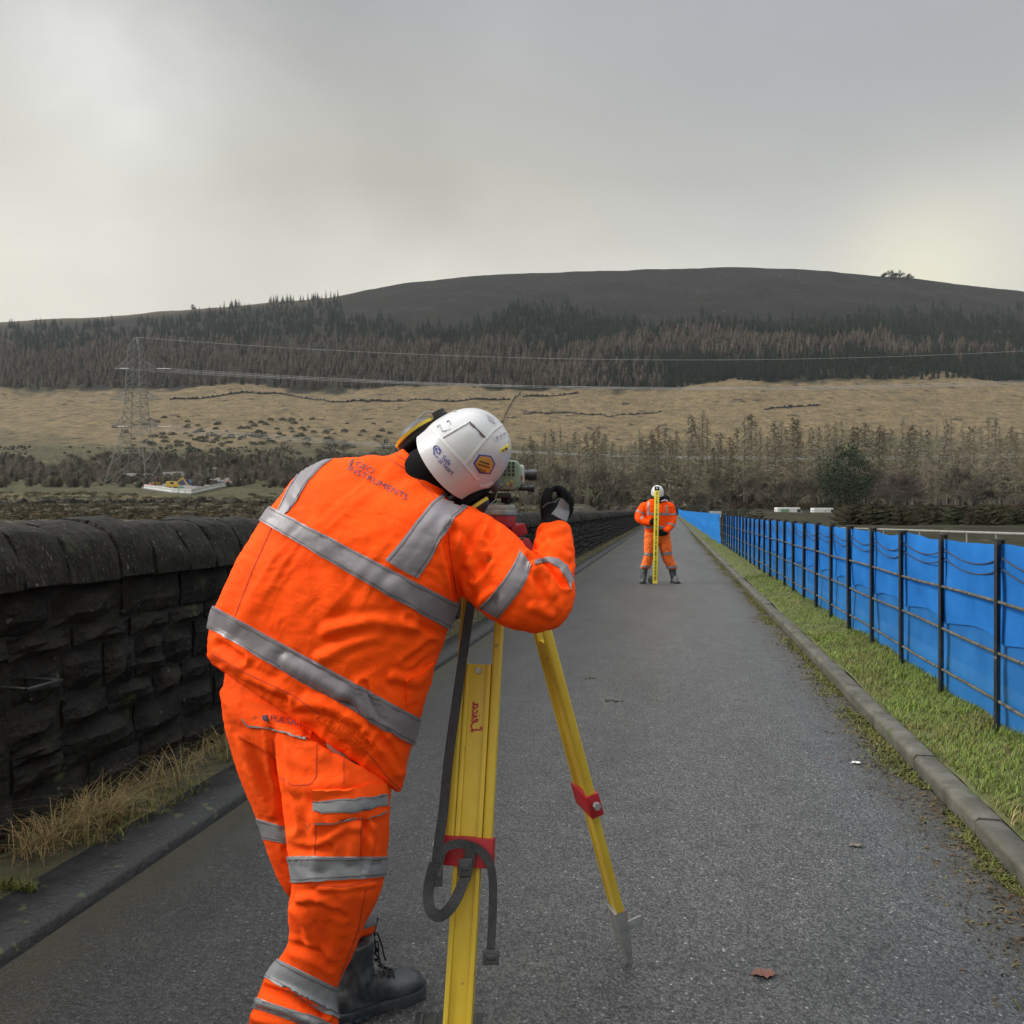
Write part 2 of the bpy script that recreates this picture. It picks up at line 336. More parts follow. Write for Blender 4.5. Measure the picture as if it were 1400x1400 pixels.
# right: kerb stones, turf verge
m_kerb = mat('weathered_kerb_stone', [(.04, .037, .027), (.075, .069, .053), (.115, .107, .088)], 6, .8, .6, 45, bdist=.008, speck=[((.055, .07, .02), 9, .6), ((.03, .028, .022), 30, .66)])
kr = empty('kerb', (1.46, 3, 0), 'weathered concrete kerb of long blocks between the road and the grass verge', 'kerb')
y = 1.2; n = 0; rest = MB()
def kerb_block(y0, y1, mb):
    h = .098 + random.uniform(-.008, .008); x0 = 1.395 + random.uniform(-.006, .006); x1 = x0 + .135; c = .018; t = random.uniform(-.006, .006)
    pr = lambda q: [(x0 + .012, q, -.02), (x0, q, h - c), (x0 + c, q, h + t), (x1 - c, q, h + t), (x1, q, h - c), (x1, q, -.02)]
    return mb.rings([pr(y0 + .006), pr(y1 - .006)])
while y < ROAD_END - 12:
    L_ = random.choice((.9, .92, .88, .9)); 
    if y < 75: kerb_block(y, y + L_, MB()).build('kerb_stone', m_kerb, kr, bevel=.006 if y < 20 else 0, seg=1)
    else: kerb_block(y, y + L_, rest)
    y += L_
tag(rest.build('kerb_stone', m_kerb, kr), kind='stuff')
m_turf = mat('turf_soil', [(.04, .045, .014), (.075, .085, .022), (.11, .11, .04)], 8, .95, .8, 30)
k = MB(); rs = []
def verge_z(x, y): return .088 + .07 * min(1, max(0, (x - 1.53) / .5)) + .035 * fbm(x, y, 1, 1.3) - .5 * max(0, x - 2.35)
for y in np.concatenate([np.arange(1, 40, .2), np.arange(40, ROAD_END - 12, 3)]): rs.append([(x, y, verge_z(x, y)) for x in (1.52, 1.6, 1.7, 1.82, 1.95, 2.1, 2.3, 2.7, 3.2)])
k.rings(rs, close=False); tag(k.build('grass_verge', m_turf, smooth=True), kind='structure')
# ------------------------------------------------------------------ parapet wall of dark gritstone with a half-round coping
m_stone = mat('sooty_gritstone', [(.0025, .0025, .0022), (.0068, .0062, .0053), (.016, .0142, .0115)], 7, .8, 1.0, 38, bdist=.02, detail=8, spec=.3, speck=[((.075, .07, .058), 24, .68), ((.035, .042, .017), 5, .66)])
m_stone2 = mat('brown_gritstone', [(.0045, .0042, .0035), (.011, .0098, .008), (.023, .020, .0155)], 8, .85, 1.0, 40, bdist=.02, detail=8, spec=.3, speck=[((.09, .085, .07), 22, .68), ((.04, .045, .02), 6, .64)])
m_mortar = mat('black_joint', [(.006, .006, .005), (.016, .015, .012)], 12, .95, .8, 60)
m_cope = mat('lichened_coping_stone', [(.0055, .0052, .0043), (.014, .0128, .0103), (.033, .0295, .0235)], 9, .85, 1.0, 34, bdist=.032, detail=9, spec=.3, stretch=(1, 3.2, 1), speck=[((.15, .145, .125), 26, .665), ((.03, .032, .016), 5, .63)])
WX = -2.74; W_TOP = 1.2; W_END = ROAD_END - 6
wall = empty('stone_wall', (WX, 3, 0), 'long dark gritstone parapet wall with rounded coping stones along the left of the road', 'wall')
core = MB(); core.hexa([(WX - .46, -4, -.4), (WX - .03, -4, -.4), (WX - .03, W_END, -.4), (WX - .46, W_END, -.4), (WX - .46, -4, W_TOP), (WX - .03, -4, W_TOP), (WX - .03, W_END, W_TOP), (WX - .46, W_END, W_TOP)])
core.build('wall_core', m_mortar, wall)
def rough_stone(L_, h, seed, n=3):    # a hammered block: face grid pushed out unevenly, edges chipped back
    rr = random.Random(seed); mb = MB(); nx_, nz_ = max(2, n + 1), n; vs = []
    for j in range(nz_ + 1):
        for i in range(nx_ + 1):
            a, b = i / nx_, j / nz_; edge = min(i, nx_ - i, 1) * min(j, nz_ - j, 1)
            vs.append((.012 * rr.uniform(-1, 1) + (.045 if edge else 0) * rr.uniform(.55, 1.35), (a - .5) * L_ + rr.uniform(-.012, .012), (b - .5) * h + rr.uniform(-.01, .01)))
    k = nx_ + 1; fs = [(j * k + i, j * k + i + 1, (j + 1) * k + i + 1, (j + 1) * k + i) for j in range(nz_) for i in range(nx_)]
    loop = [i for i in range(k)] + [j * k + nx_ for j in range(1, nz_ + 1)] + [nz_ * k + i for i in range(nx_ - 1, -1, -1)] + [j * k for j in range(nz_ - 1, 0, -1)]
    b0 = len(vs); vs += [(-.09, vs[q][1] * .97, vs[q][2] * .97) for q in loop]; m = len(loop)
    fs += [(loop[(q + 1) % m], loop[q], b0 + q, b0 + (q + 1) % m) for q in range(m)]
    return mb.add(vs, fs)
STONES = []
for i in range(14):
    me = rough_stone(1, 1, i).mesh('stone', m_stone if i % 3 else m_stone2); STONES.append(me)
rest = MB(); count = 0; zc0 = .04
courses = [.19, .12, .2, .13, .16, .17, .2]; sc_ = (W_TOP - zc0) / sum(courses); cells = []
y0_ = -1.5
while y0_ < 75:                        # rubble built to courses that step and change every few metres
    seg = random.uniform(1.1, 3.2); cs = courses[:]; random.shuffle(cs); cs = [c * random.uniform(.8, 1.2) for c in cs]
    if random.random() < .4: i_ = random.randrange(len(cs) - 1); cs[i_:i_ + 2] = [cs[i_] + cs[i_ + 1]] if cs[i_] + cs[i_ + 1] < .3 else cs[i_:i_ + 2]
    k_ = (W_TOP - .04) / sum(cs); zc0 = .04
    for ch in cs:
        ch *= k_; y = y0_
        while y < y0_ + seg - .02:
            L_ = random.uniform(.14, .42) * (1.2 if ch > .18 else 1)
            if y0_ + seg - y - L_ < .12: L_ = y0_ + seg - y
            if random.random() < .22 and ch > .18: f_ = random.uniform(.4, .6); cells += [(y, L_, zc0, ch * f_), (y, L_, zc0 + ch * f_, ch * (1 - f_))]
            else: cells.append((y, L_, zc0 + random.uniform(-.006, .006), ch))
            y += L_
        zc0 += ch
    y0_ += seg
cells.sort(key=lambda c: c[0])
for (y, L_, z, h) in cells:
    if y < 2.4: seen = False
    else: seen = True
    if seen and count < 296:
        o = bpy.data.objects.new('stone', random.choice(STONES)); COL.objects.link(o); o.parent = wall; o.matrix_parent_inverse = Matrix.Translation((-WX, -3, 0))
        o.location = (WX - .02 + random.uniform(-.012, .012), y + L_ / 2, z + h / 2); o.scale = (1.0, L_ - .014, h - .012); count += 1
    else:
        mb = rough_stone(L_ - .014, h - .012, int(y * 100), 2); rest.add([(a + WX - .02 + random.uniform(-.008, .008), b + y + L_ / 2, c + z + h / 2) for a, b, c in mb.v], mb.f)
tag(rest.build('stone', m_stone2, wall), kind='stuff')
# beyond where stones can be told apart: coursed face as one relief
far = MB(); y = 75
while y < W_END:
    L_ = random.uniform(.5, 1.2); z = .05
    while z < W_TOP - .1:
        h = random.uniform(.14, .24); far.box((WX - .04 + random.uniform(-.02, .02), y + L_ / 2, z + h / 2), .08, L_ - .03, h - .02); z += h
    y += L_
tag(far.build('stone', m_stone2, wall), kind='stuff')
# coping: half-round stones that overhang the face
def coping(L_, seed, na=14, nl=4):
    rr = random.Random(seed); rs = []
    k0 = rr.uniform(.97, 1.03)
    for i in range(nl + 1):
        t = i / nl; y = (t - .5) * L_; edge = .965 if i in (0, nl) else 1; r = []
        for j in range(na + 1):
            a = math.pi * j / na; q = 1 + .02 * math.sin(7 * a + seed) + rr.uniform(-.028, .028)
            ca, sa = math.cos(a), math.sin(a)
            r.append((.30 * k0 * edge * q * math.copysign(abs(ca) ** .80, ca), y + rr.uniform(-.006, .006) * (0 < i < nl), .285 * edge * q * abs(sa) ** .88))
        rs.append([(.27, y, -.012)] + r + [(-.27, y, -.012)])
    return MB().rings(rs)
m_cope2 = mat('brown_coping_stone', [(.009, .0075, .0055), (.022, .018, .013), (.045, .037, .027)], 8, .85, 1.0, 34, bdist=.03, detail=9, spec=.3, stretch=(1, 3.2, 1), speck=[((.15, .145, .125), 24, .67), ((.035, .04, .016), 6, .6)])
COPES = []
for i in range(10):
    mb = coping(1, i); me = mb.mesh('coping_stone', m_cope2 if i % 3 == 1 else m_cope); bm = bmesh.new(); bm.from_mesh(me); bmesh.ops.recalc_face_normals(bm, faces=bm.faces); bm.to_mesh(me); bm.free(); me.polygons.foreach_set('use_smooth', [True] * len(me.polygons)); me.set_sharp_from_angle(angle=.9); COPES.append(me)
y = 1.6; count = 0; rest = MB()
while y < W_END:
    L_ = random.uniform(.225, .33)
    if y > 2.2 and count < 298 and y < 80:
        o = bpy.data.objects.new('coping_stone', random.choice(COPES)); COL.objects.link(o); o.parent = wall; o.matrix_parent_inverse = Matrix.Translation((-WX, -3, 0))
        o.location = (WX - .24 + random.uniform(-.012, .012), y + L_ / 2, W_TOP + random.uniform(-.008, .006)); o.scale = (1, L_ - .01, random.uniform(.98, 1.05)); o.rotation_euler = (random.uniform(-.015, .015), 0, random.uniform(-.02, .02)); count += 1
    else:
        L_ *= 1 if y < 80 else 2
        mb = coping(L_ - .012, int(y * 10), 8, 2); rest.add([(a + WX - .24, b + y + L_ / 2, c + W_TOP) for a, b, c in mb.v], mb.f)
    y += L_
o = rest.build('coping_stone', m_cope, wall, smooth='auto'); tag(o, kind='stuff')
# iron bracket sticking out of the wall
m_iron = mat('painted_black_iron', [(.012, .013, .012), (.022, .022, .02)], 14, .45, .3, 60, rvar=.1, bdist=.003, speck=[((.16, .155, .13), 11, .70), ((.07, .035, .018), 16, .68)])
c = P(172, 950, 2.95); b = MB(); bz = c.z; by = c.y
b.box((WX + .07, by, bz), .22, .02, .012); b.box((WX + .07, by + .16, bz), .22, .02, .012); b.box((WX + .17, by + .08, bz - .001), .02, .18, .014)
br = b.build('iron_bracket', m_iron, bevel=.003, seg=1); tag(br, 'black iron loop bracket sticking out low on the stone wall', 'bracket')
# ------------------------------------------------------------------ grass
def blades(name, spots, m, lab, hrange, w, lean=.5, nseg=3):
    """spots (n,3) roots; every blade is a bent tapering strip"""
    S = np.asarray(spots, dtype=np.float32); n = len(S); r = np.random.default_rng(len(S))
    a = r.uniform(0, 2 * np.pi, n); h = r.uniform(hrange[0], hrange[1], n) * r.uniform(.6, 1.2, n); ln = r.uniform(.15, 1, n) * lean * h; ww = w * r.uniform(.6, 1.4, n)
    dirx, diry = np.cos(a), np.sin(a); px, py = -diry, dirx; V = []
    for k in range(nseg + 1):
        t = k / nseg; cx = S[:, 0] + dirx * ln * t * t; cy = S[:, 1] + diry * ln * t * t; cz = S[:, 2] + h * (t - .22 * t * t * lean)
        wk = ww * (1 - t * .85) * .5
        V += [np.stack([cx - px * wk, cy - py * wk, cz], 1), np.stack([cx + px * wk, cy + py * wk, cz], 1)]
    V = np.stack(V, 1).reshape(-1, 3); base = np.arange(n)[:, None] * (2 * (nseg + 1)); q = []
    for k in range(nseg): q.append(np.concatenate([base + 2 * k, base + 2 * k + 1, base + 2 * k + 3, base + 2 * k + 2], 1))
    T = np.stack(q, 1).reshape(-1, 4)
    cc = np.repeat(r.uniform(.7, 1.3, (n, 1)) * np.array([[1, 1, 1]]) + r.normal(0, .07, (n, 3)), 2 * (nseg + 1), axis=0)
    o = mesh_np(name, V, T, m, col=np.clip(cc, .3, 2)); tag(o, kind='stuff')
    o['label'] = lab
    return o
m_grass = mat('grass_blades', [(.17, .15, .045), (.13, .175, .026), (.17, .23, .036)], 2.2, .6, attr=True, spec=.3)
m_straw = mat('dry_grass', [(.14, .105, .04), (.32, .24, .115)], 6, .7, attr=True, spec=.2)
m_moss = mat('mossy_edge_growth', [(.055, .06, .014), (.10, .11, .024), (.15, .13, .055)], 5, .8, attr=True, spec=.2)
m_litter = mat('leaf_litter', [(.03, .02, .010), (.08, .055, .028), (.14, .11, .06)], 9, .85, attr=True, spec=.2)
sp = []
for (y0, y1, n) in ((1.2, 3.6, 9000), (3.6, 9, 36000), (9, 17, 20000), (17, 40, 11000), (40, 150, 7000)):
    Y = RNG.uniform(y0, y1, n); X = RNG.uniform(1.54, 2.6 if y0 < 17 else 2.35, n)
    clump = np.array([fbm(x, y, 9, 2.2) for x, y in zip(X, Y)])
    for x, y, c in zip(X, Y, clump):
        if c > -.8: sp.append((x, y, verge_z(x, y) - .005))
blades('verge_grass', sp, m_grass, 'short bright green turf on the verge beside the blue screened railings', (.025, .068), .0055, 1.1)
sp = []
for _ in range(5000):
    y = 3.6 + 40 * random.random() ** 2; x = random.uniform(1.52, 2.3); 
    if fbm(x, y, 4, 1.6) > .1: sp.append((x, y, verge_z(x, y)))
blades('dry_verge_grass', sp, m_straw, 'dead straw coloured blades among the verge turf', (.04, .09), .005, 1.1)
# edge growth on the road side of the kerb
sp = []; sl = []
for _ in range(30000):
    y = 1.2 + 51 * random.random() ** 2.0; wdt = .13 + .11 * fbm(0, y, 7, .9); x = 1.39 - abs(random.gauss(0, .55)) * max(.03, wdt)
    if fbm(x * 2, y, 6, 1.8) > -.12: sp.append((x, y, .0))
    if random.random() < .25: sl.append((1.39 - abs(random.gauss(0, .8)) * max(.05, wdt + .03), y, .006))
blades('kerb_weeds', sp, m_moss, 'low moss and weeds growing in the gutter along the right kerb', (.012, .04), .009, 1.6)
blades('gutter_litter', sl, m_litter, 'brown leaf and twig litter lying along the right kerb', (.006, .02), .014, 3.0)
# left verge: long straw tussocks and green fringe
sp = []; sg = []
for (cy, n, w_) in ((2.72, 420, .10), (2.98, 560, .10), (3.42, 180, .12), (4.0, 300, .2), (4.6, 160, .2)):
    for _ in range(n): sp.append((random.gauss(-2.62, .055), random.gauss(cy, w_), .06))
for _ in range(2600):
    y = 4.5 + 60 * random.random() ** 1.8; sp.append((random.gauss(-2.62, .06), y, .07))
blades('straw_tussocks', sp, m_straw, 'long dead straw grass at the foot of the dark stone wall', (.12, .34), .0038, 1.7, 5)
for _ in range(12000):
    y = 2.4 + 60 * random.random() ** 2; x = random.uniform(-2.72, -2.38)
    if fbm(x, y, 3, 1.7) > -.05: sg.append((x, y, .075))
blades('wall_foot_grass', sg, m_moss, 'mossy green grass between the wall and the left kerb', (.02, .06), .006, 1.2)
# ------------------------------------------------------------------ estate railing with blue screening
FX = 2.02
rail_o = empty('railing', (FX, 8, .1), 'black iron post and rail fence with chipped paint along the right verge', 'fence')
def add_part(name, me, parent, loc, rot=(0, 0, 0), sc=(1, 1, 1)):
    o = bpy.data.objects.new(name, me); COL.objects.link(o); o.parent = parent; o.matrix_parent_inverse = Matrix.Translation(-parent.location); o.location = loc; o.rotation_euler = rot; o.scale = sc; return o
pm = MB(); pm.box((0, 0, .6), .074, .016, 1.5); post_me = pm.mesh('post', m_iron)
tm = MB(); tm.box((.035, 0, 1.352), .13, .05, .012); tm.box((.075, 0, 1.33), .016, .04, .034); cap_me = tm.mesh('post_cap', m_iron)
YS0, YSC = 1.25, 31.6
y = YS0; py = []
while y < YSC + .2:
    tilt = random.uniform(-.012, .012); p = add_part('post', post_me, rail_o, (FX, y, 0), (0, tilt, .9 + random.uniform(-.06, .06)))
    q = bpy.data.objects.new('post_cap', cap_me); COL.objects.link(q); q.parent = p
    py.append(y); y += 1.0
m_rail = mat('lichen_rail', [(.035, .032, .025), (.085, .078, .06), (.14, .13, .10)], 16, .8, .6, 70, bdist=.003, speck=[((.018, .018, .016), 20, .6)])
def rail_pts(z, y0, y1): return [(FX + .002, y, z + .006 * math.sin(y * 2.1 + z * 9)) for y in np.arange(y0, y1 + .01, .5)]
for z in (.326, .638, .954):
    MB().tube(rail_pts(z, YS0 - .4, YSC), .0108, 6).build('rail', m_rail, rail_o, smooth=True)
def netting_mat(name, see):
    m = bpy.data.materials.new(name); m.use_nodes = True; t = m.node_tree; L = t.links.new; t.nodes.clear()
    o = t.nodes.new('ShaderNodeOutputMaterial'); d = t.nodes.new('ShaderNodeBsdfDiffuse'); tr = t.nodes.new('ShaderNodeBsdfTranslucent'); tp = t.nodes.new('ShaderNodeBsdfTransparent'); mx = t.nodes.new('ShaderNodeMixShader'); m2 = t.nodes.new('ShaderNodeMixShader')
    g = t.nodes.new('ShaderNodeNewGeometry'); n = t.nodes.new('ShaderNodeTexNoise'); n.inputs['Scale'].default_value = 3.5; n.inputs['Detail'].default_value = 6; L(g.outputs['Position'], n.inputs['Vector'])
    r = t.nodes.new('ShaderNodeValToRGB'); e = r.color_ramp.elements; e[0].position = .3; e[0].color = (.028, .18, .52, 1); e[1].position = .7; e[1].color = (.042, .24, .65, 1); L(n.outputs['Fac'], r.inputs[0]); L(r.outputs[0], d.inputs[0]); L(r.outputs[0], tr.inputs[0])
    w = t.nodes.new('ShaderNodeTexNoise'); w.inputs['Scale'].default_value = 220; w.inputs['Detail'].default_value = 2; L(g.outputs['Position'], w.inputs['Vector'])
    b = t.nodes.new('ShaderNodeBump'); b.inputs['Strength'].default_value = .25; b.inputs['Distance'].default_value = .004; L(w.outputs['Fac'], b.inputs['Height']); L(b.outputs[0], d.inputs['Normal'])
    mx.inputs[0].default_value = .35; L(d.outputs[0], mx.inputs[1]); L(tr.outputs[0], mx.inputs[2])
    tp.inputs[0].default_value = (.55, .75, 1, 1); m2.inputs[0].default_value = see; L(mx.outputs[0], m2.inputs[1]); L(tp.outputs[0], m2.inputs[2]); L(m2.outputs[0], o.inputs[0])
    return m
m_net = netting_mat('blue_debris_netting', .06); m_net1 = netting_mat('single_blue_netting', .27)
def net_sheet(y0, y1, x0, posts, seed, amp=.02, ny=14, nz=14, ztop=1.325, zbot=.10):
    V = []; cols = []; ys_ = []
    y = y0
    step = (1.0 / ny)
    ysn = np.arange(y0, y1 + 1e-6, step)
    for y in ysn:
        ph = (y - YS0) % 1.0; sag = 4 * ph * (1 - ph)
        for k in range(nz + 1):
            s = k / nz; top = ztop - (.022 * sag if posts else .03 * abs(fbm(0, y, seed, .9))) + .02 * fbm(1, y, seed, 1.2); bot = zbot + .03 * fbm(2, y, seed, 1.1) + (.05 * sag if posts else 0)
            zq = (1.3 - (top + (bot - top) * s)) / 1.2
            x = x0 + amp * (fbm(y * .8, zq * .8, seed, 1.2) * 1.3 + .4 * math.sin(9 * zq + 6 * fbm(y, 0, seed, .7)) * (.3 + zq) + .45 * fbm(y * 3, zq * 2, seed, 1.5)) + (.025 * sag if posts else .0)
            V.append((x, y, top + (bot - top) * s))
    n = nz + 1; T = [(i * n + j, (i + 1) * n + j, (i + 1) * n + j + 1, i * n + j + 1) for i in range(len(ysn) - 1) for j in range(nz)]
    return V, T
nets = empty('debris_netting', (FX + .05, 8, .1), 'bright blue mesh screening tied behind the black railings', 'netting')
for i, y in enumerate([YS0 - 1] + py[:-1]):
    V, T = net_sheet(y, y + 1.0, FX + .060, True, 3.3, .022)
    o = mesh_np('netting_panel', V, T, m_net1, nets, smooth=True)
    V, T = net_sheet(y, y + 1.0, FX + .040, True, 3.3, .022, zbot=.66)
    o = mesh_np('netting_flap', V, T, m_net, nets, smooth=True)
m_cord = mat('dark_cord', [(.02, .03, .05), (.035, .045, .07)], 20, .8)
for i, y in enumerate([YS0 - 1] + py[:-1]):
    if y > 22: break
    c = MB()
    for z in (1.24, 1.17):
        c.tube([(FX + .022 + .02 * 4 * t * (1 - t), y + t, z - .075 * 4 * t * (1 - t) * (.8 + .4 * ((i * 37) % 10) / 10)) for t in np.linspace(0, 1, 11)], .0055, 5)
    c.build('tie_cord', m_cord, nets)
V, T = net_sheet(YSC + .05, ROAD_END - 14, FX - .03, False, 50., .09, 2, 10, 1.38, .06)
V = [(x, y, z + .0000045 * max(0, y - 60) ** 2.3) for x, y, z in V]
o = mesh_np('debris_netting', V, T, m_net, smooth=True); tag(o, 'far blue mesh screening wrapped over the front of the railings, running to the road end', 'netting')
# ------------------------------------------------------------------ woods
m_con = mat('spruce_foliage', [(.6, .6, .6), (1.3, 1.3, 1.3)], .25, .9, attr=True, spec=.1)
m_lar = mat('bare_larch_twigs', [(.65, .65, .65), (1.3, 1.3, 1.3)], .25, .95, attr=True, spec=.1)
def star_tree(nl, nb, droop, taper=1.0, base=.06):
    """unit tree, height 1, radius 1: whorls of branch triangles round a thin trunk"""
    V, T = [], []; r = random.Random(nl * 7 + nb)
    for l in range(nl):
        t = base + (1 - base) * l / nl; rad = (1 - t) ** taper + .04
        for b in range(nb):
            a = 2 * math.pi * (b + r.random() * .8) / nb + l; rr = rad * r.uniform(.7, 1.15); k = len(V); w_ = .55 / nb * 3
            ca, sa = math.cos(a), math.sin(a)
            V += [(-sa * .28 * rad * w_, ca * .28 * rad * w_, t + .10 * (1 - t) + .02), (sa * .28 * rad * w_, -ca * .28 * rad * w_, t + .10 * (1 - t) + .02), (ca * rr, sa * rr, t + droop * rr * .1)]
            V.append((ca * rr * .45, sa * rr * .45, t - .055)); T += [(k, k + 1, k + 2), (k, k + 2, k + 3)]
    k = len(V); V += [(.03, 0, 0), (-.02, .03, 0), (-.02, -.03, 0), (0, 0, 1.03)]; T += [(k, k + 1, k + 3), (k + 1, k + 2, k + 3), (k + 2, k, k + 3)]
    return np.array(V), np.array(T)
def scatter(name, spots, tmpl, m, lab, cols):
    TV, TT = tmpl; n = len(spots); S = np.array(spots)          # x y z height radius
    a = RNG.uniform(0, 6.28, n); c, s = np.cos(a)[:, None], np.sin(a)[:, None]
    X = S[:, 0:1] + (TV[None, :, 0] * c - TV[None, :, 1] * s) * S[:, 4:5]; Y = S[:, 1:2] + (TV[None, :, 0] * s + TV[None, :, 1] * c) * S[:, 4:5]
    Z = S[:, 2:3] - .3 + TV[None, :, 2] * S[:, 3:4]
    V = np.stack([X, Y, Z], -1).reshape(-1, 3); T = (TT[None] + (np.arange(n) * len(TV))[:, None, None]).reshape(-1, 3)
    pick = np.array(cols)[RNG.integers(0, len(cols), n)] * RNG.uniform(.75, 1.25, (n, 1)); colv = np.repeat(pick, len(TV), 0)
    o = mesh_np(name, V, T, m, col=colv); tag(o, kind='stuff'); o['label'] = lab; return o
UP = [(-300, 450), (0, 452), (175, 445), (260, 432), (310, 416), (380, 408), (455, 403), (472, 436), (560, 452), (640, 446), (700, 420), (760, 412), (830, 438), (900, 446), (960, 440), (1020, 446), (1120, 440), (1225, 425), (1400, 430), (1700, 440)]
BROWN = [(-300, 470), (175, 462), (300, 462), (440, 462), (520, 462), (600, 470), (690, 462), (760, 478), (860, 458), (960, 448), (1225, 462), (1500, 470)]
con, lar = [], []
for _ in range(12500):
    u = random.uniform(-260, 1680); f = float(ip(u, FOOT)); up = float(ip(u, UP)); q = random.random(); v = up - 8 + (f - up + 7) * q ** .85
    thin = (v - up) / 22 + .35 + .5 * fbm(u, v, 0, .02)
    if v < up + 18 and random.random() > thin and not 310 < u < 460: continue
    d = depth_at(u, v)
    if d > 1240: continue
    p = on_ground(u, d=d)
    brown = v + 14 * fbm(u, v, 2, .013) > float(ip(u, BROWN)) + 8
    if random.random() < np.clip((u - 770) / 150 + .5 * fbm(u, v, 5, .02), 0, 1) and v > 488 + 12 * fbm(u, 0, 2, .02) + random.gauss(0, 4): brown = False
    if 300 < u < 460 and v < 470: brown = brown and random.random() < .25
    if brown and random.random() < .12: brown = False
    h = random.uniform(9, 17); 
    if v > f - 14: h *= .8
    (lar if brown else con).append((p.x, p.y, p.z, h, h * random.uniform(.21, .30)))
# dark conifers that break the skyline on the left
for _ in range(90):
    u = random.choice([random.gauss(430, 17), random.gauss(320, 8), random.gauss(385, 10), random.uniform(310, 460)]); d = 1235 + random.uniform(-30, 8); p = on_ground(u, d=d); h = random.uniform(8, 16); con.append((p.x, p.y, p.z, h, h * .17))
GREEN = [(.010, .019, .013), (.013, .023, .016), (.017, .028, .021), (.014, .021, .011)]
scatter('conifer_forest', con, star_tree(9, 5, -.6), m_con, 'dark green plantation of spruce across the lower hillside', GREEN)
scatter('larch_forest', lar, star_tree(10, 4, .9, .8, .14), m_lar, 'leafless pinkish brown larch plantation in bands through the spruce', [(.10, .08, .066), (.115, .09, .073), (.088, .074, .06), (.106, .09, .07)])
# single trees on the skyline
m_bark = mat('bark', [(.03, .026, .02), (.07, .06, .047)], 3, .95, .4)
def leafy(name, p, h, rad, n, colr, lab, cat, shape='dome', leaf=.35, seed=1, group=None, m=None, trunk=.3, branch=7):
    r = random.Random(seed); o = empty(name, p, lab, cat, group); mb = MB(); tips = []
    mb.tube([p, p + Vector((r.uniform(-.2, .2), 0, h * .35)), p + Vector((r.uniform(-.3, .3), 0, h * .75))], [trunk, trunk * .7, trunk * .25], 6)
    for b in range(branch):
        a = 6.28 * b / branch + r.random(); z0 = h * r.uniform(.15, .5); q = p + Vector((math.cos(a) * rad * .75, math.sin(a) * rad * .75, z0 + h * r.uniform(.2, .45)))
        mb.tube([p + Vector((0, 0, z0)), (p + Vector((0, 0, z0)) + q) / 2 + Vector((0, 0, .1 * h)), q], [trunk * .4, trunk * .25, trunk * .08], 4); tips.append(q)
    mb.build('trunk', m_bark, o, smooth=True)
    V = []; T = []; cl = []
    nc = max(8, n // 60); cen = []
    for _ in range(nc):
        while True:
            x, y, z = r.uniform(-1, 1), r.uniform(-1, 1), r.uniform(0, 1)
            lim = 1 - (abs(2 * z - .75)) ** 2.2 * .62 if shape == 'dome' else (1 - z) * 1.05 + .12
            if x * x + y * y < max(0, lim) ** 2 and (shape != 'dome' or x * x + y * y + (z - .4) ** 2 > .16): break
        cen.append((x * rad, y * rad, h * (.12 + .85 * z), r.uniform(.65, 1.35)))
    for i in range(n):
        c = cen[r.randrange(nc)]; s = rad * .2; k = len(V); x, y, z = (c[j] + r.gauss(0, s * (.8 if j == 2 else 1)) for j in range(3)); z = max(.05 * h, z)
        d = [Vector((r.gauss(0, 1), r.gauss(0, 1), r.gauss(0, 1))).normalized() * leaf * r.uniform(.5, 1.2) for _ in (0, 1)]
        V += [tuple(p + Vector((x, y, z))), tuple(p + Vector((x, y, z)) + d[0]), tuple(p + Vector((x, y, z)) + d[1] * .5)]; T.append((k, k + 1, k + 2)); cl += [[q * c[3] * 1 for q in colr]] * 3
    mesh_np('crown', V, T, m or m_con, o, col=np.array(cl)); return o
u = 264; p = on_ground(u, d=1225); leafy('conifer', p, 13, 4.5, 500, (.02, .03, .02), 'lone dark conifer standing on the left of the skyline', 'tree', 'cone', 1.6, 3)
for i, (u, h) in enumerate(((1209, 9), (1216, 14), (1222, 12), (1232, 15), (1244, 11))):
    p = on_ground(u, d=1228); leafy('skyline_tree', p, h, h * .45, 420, (.014, .018, .013), 'dark tree in the clump on the skyline at far right', 'tree', 'dome', 2.4, 30 + i, 'clump of trees on the right skyline')
# ------------------------------------------------------------------ valley-floor belt of bare larches, each its own tree
def bare_larch(seed, nb=112, wood=False):
    r = random.Random(seed); V, T, cl = [], [], []
    for b in range(nb):
        t = .16 + .82 * (b + r.random()) / nb; rad = (.17 if not wood else .22) * (1 - t) ** .75 + .012; a = r.uniform(0, 6.28); L_ = rad * r.uniform(.6, 1.15); ca, sa = math.cos(a), math.sin(a); dz = (-.04 if not wood else .10) + r.uniform(-.03, .04)
        w_ = .0042; k = len(V); z1 = t + dz * (L_ / .15)
        V += [(0, 0, t - w_), (0, 0, t + w_), (ca * L_, sa * L_, z1)]; T.append((k, k + 1, k + 2)); cl += [1.0] * 3
        for q in range(4):                                          # side twigs hanging from the branch
            s = r.uniform(.25, 1); bx, by_, bz = ca * L_ * s, sa * L_ * s, t + (z1 - t) * s; k = len(V); tx, ty = r.gauss(0, .03), r.gauss(0, .03)
            V += [(bx, by_, bz), (bx + .006, by_ + .003, bz - .004), (bx + tx, by_ + ty, bz + (r.uniform(-.06, .015) if not wood else r.uniform(-.01, .06)))]; T.append((k, k + 1, k + 2)); cl += [1.15] * 3
    me_o = mesh_np('crown', V, T, m_twig, None, col=np.repeat(np.array(cl)[:, None], 3, 1)); me = me_o.data; bpy.data.objects.remove(me_o)
    tb = MB(); tb.tube([(0, 0, -.03), (r.uniform(-.006, .006), 0, .5), (0, 0, 1.0)], [.0105, .007, .0015], 5); tm_ = tb.mesh('trunk', m_ptrunk)
    return me, tm_
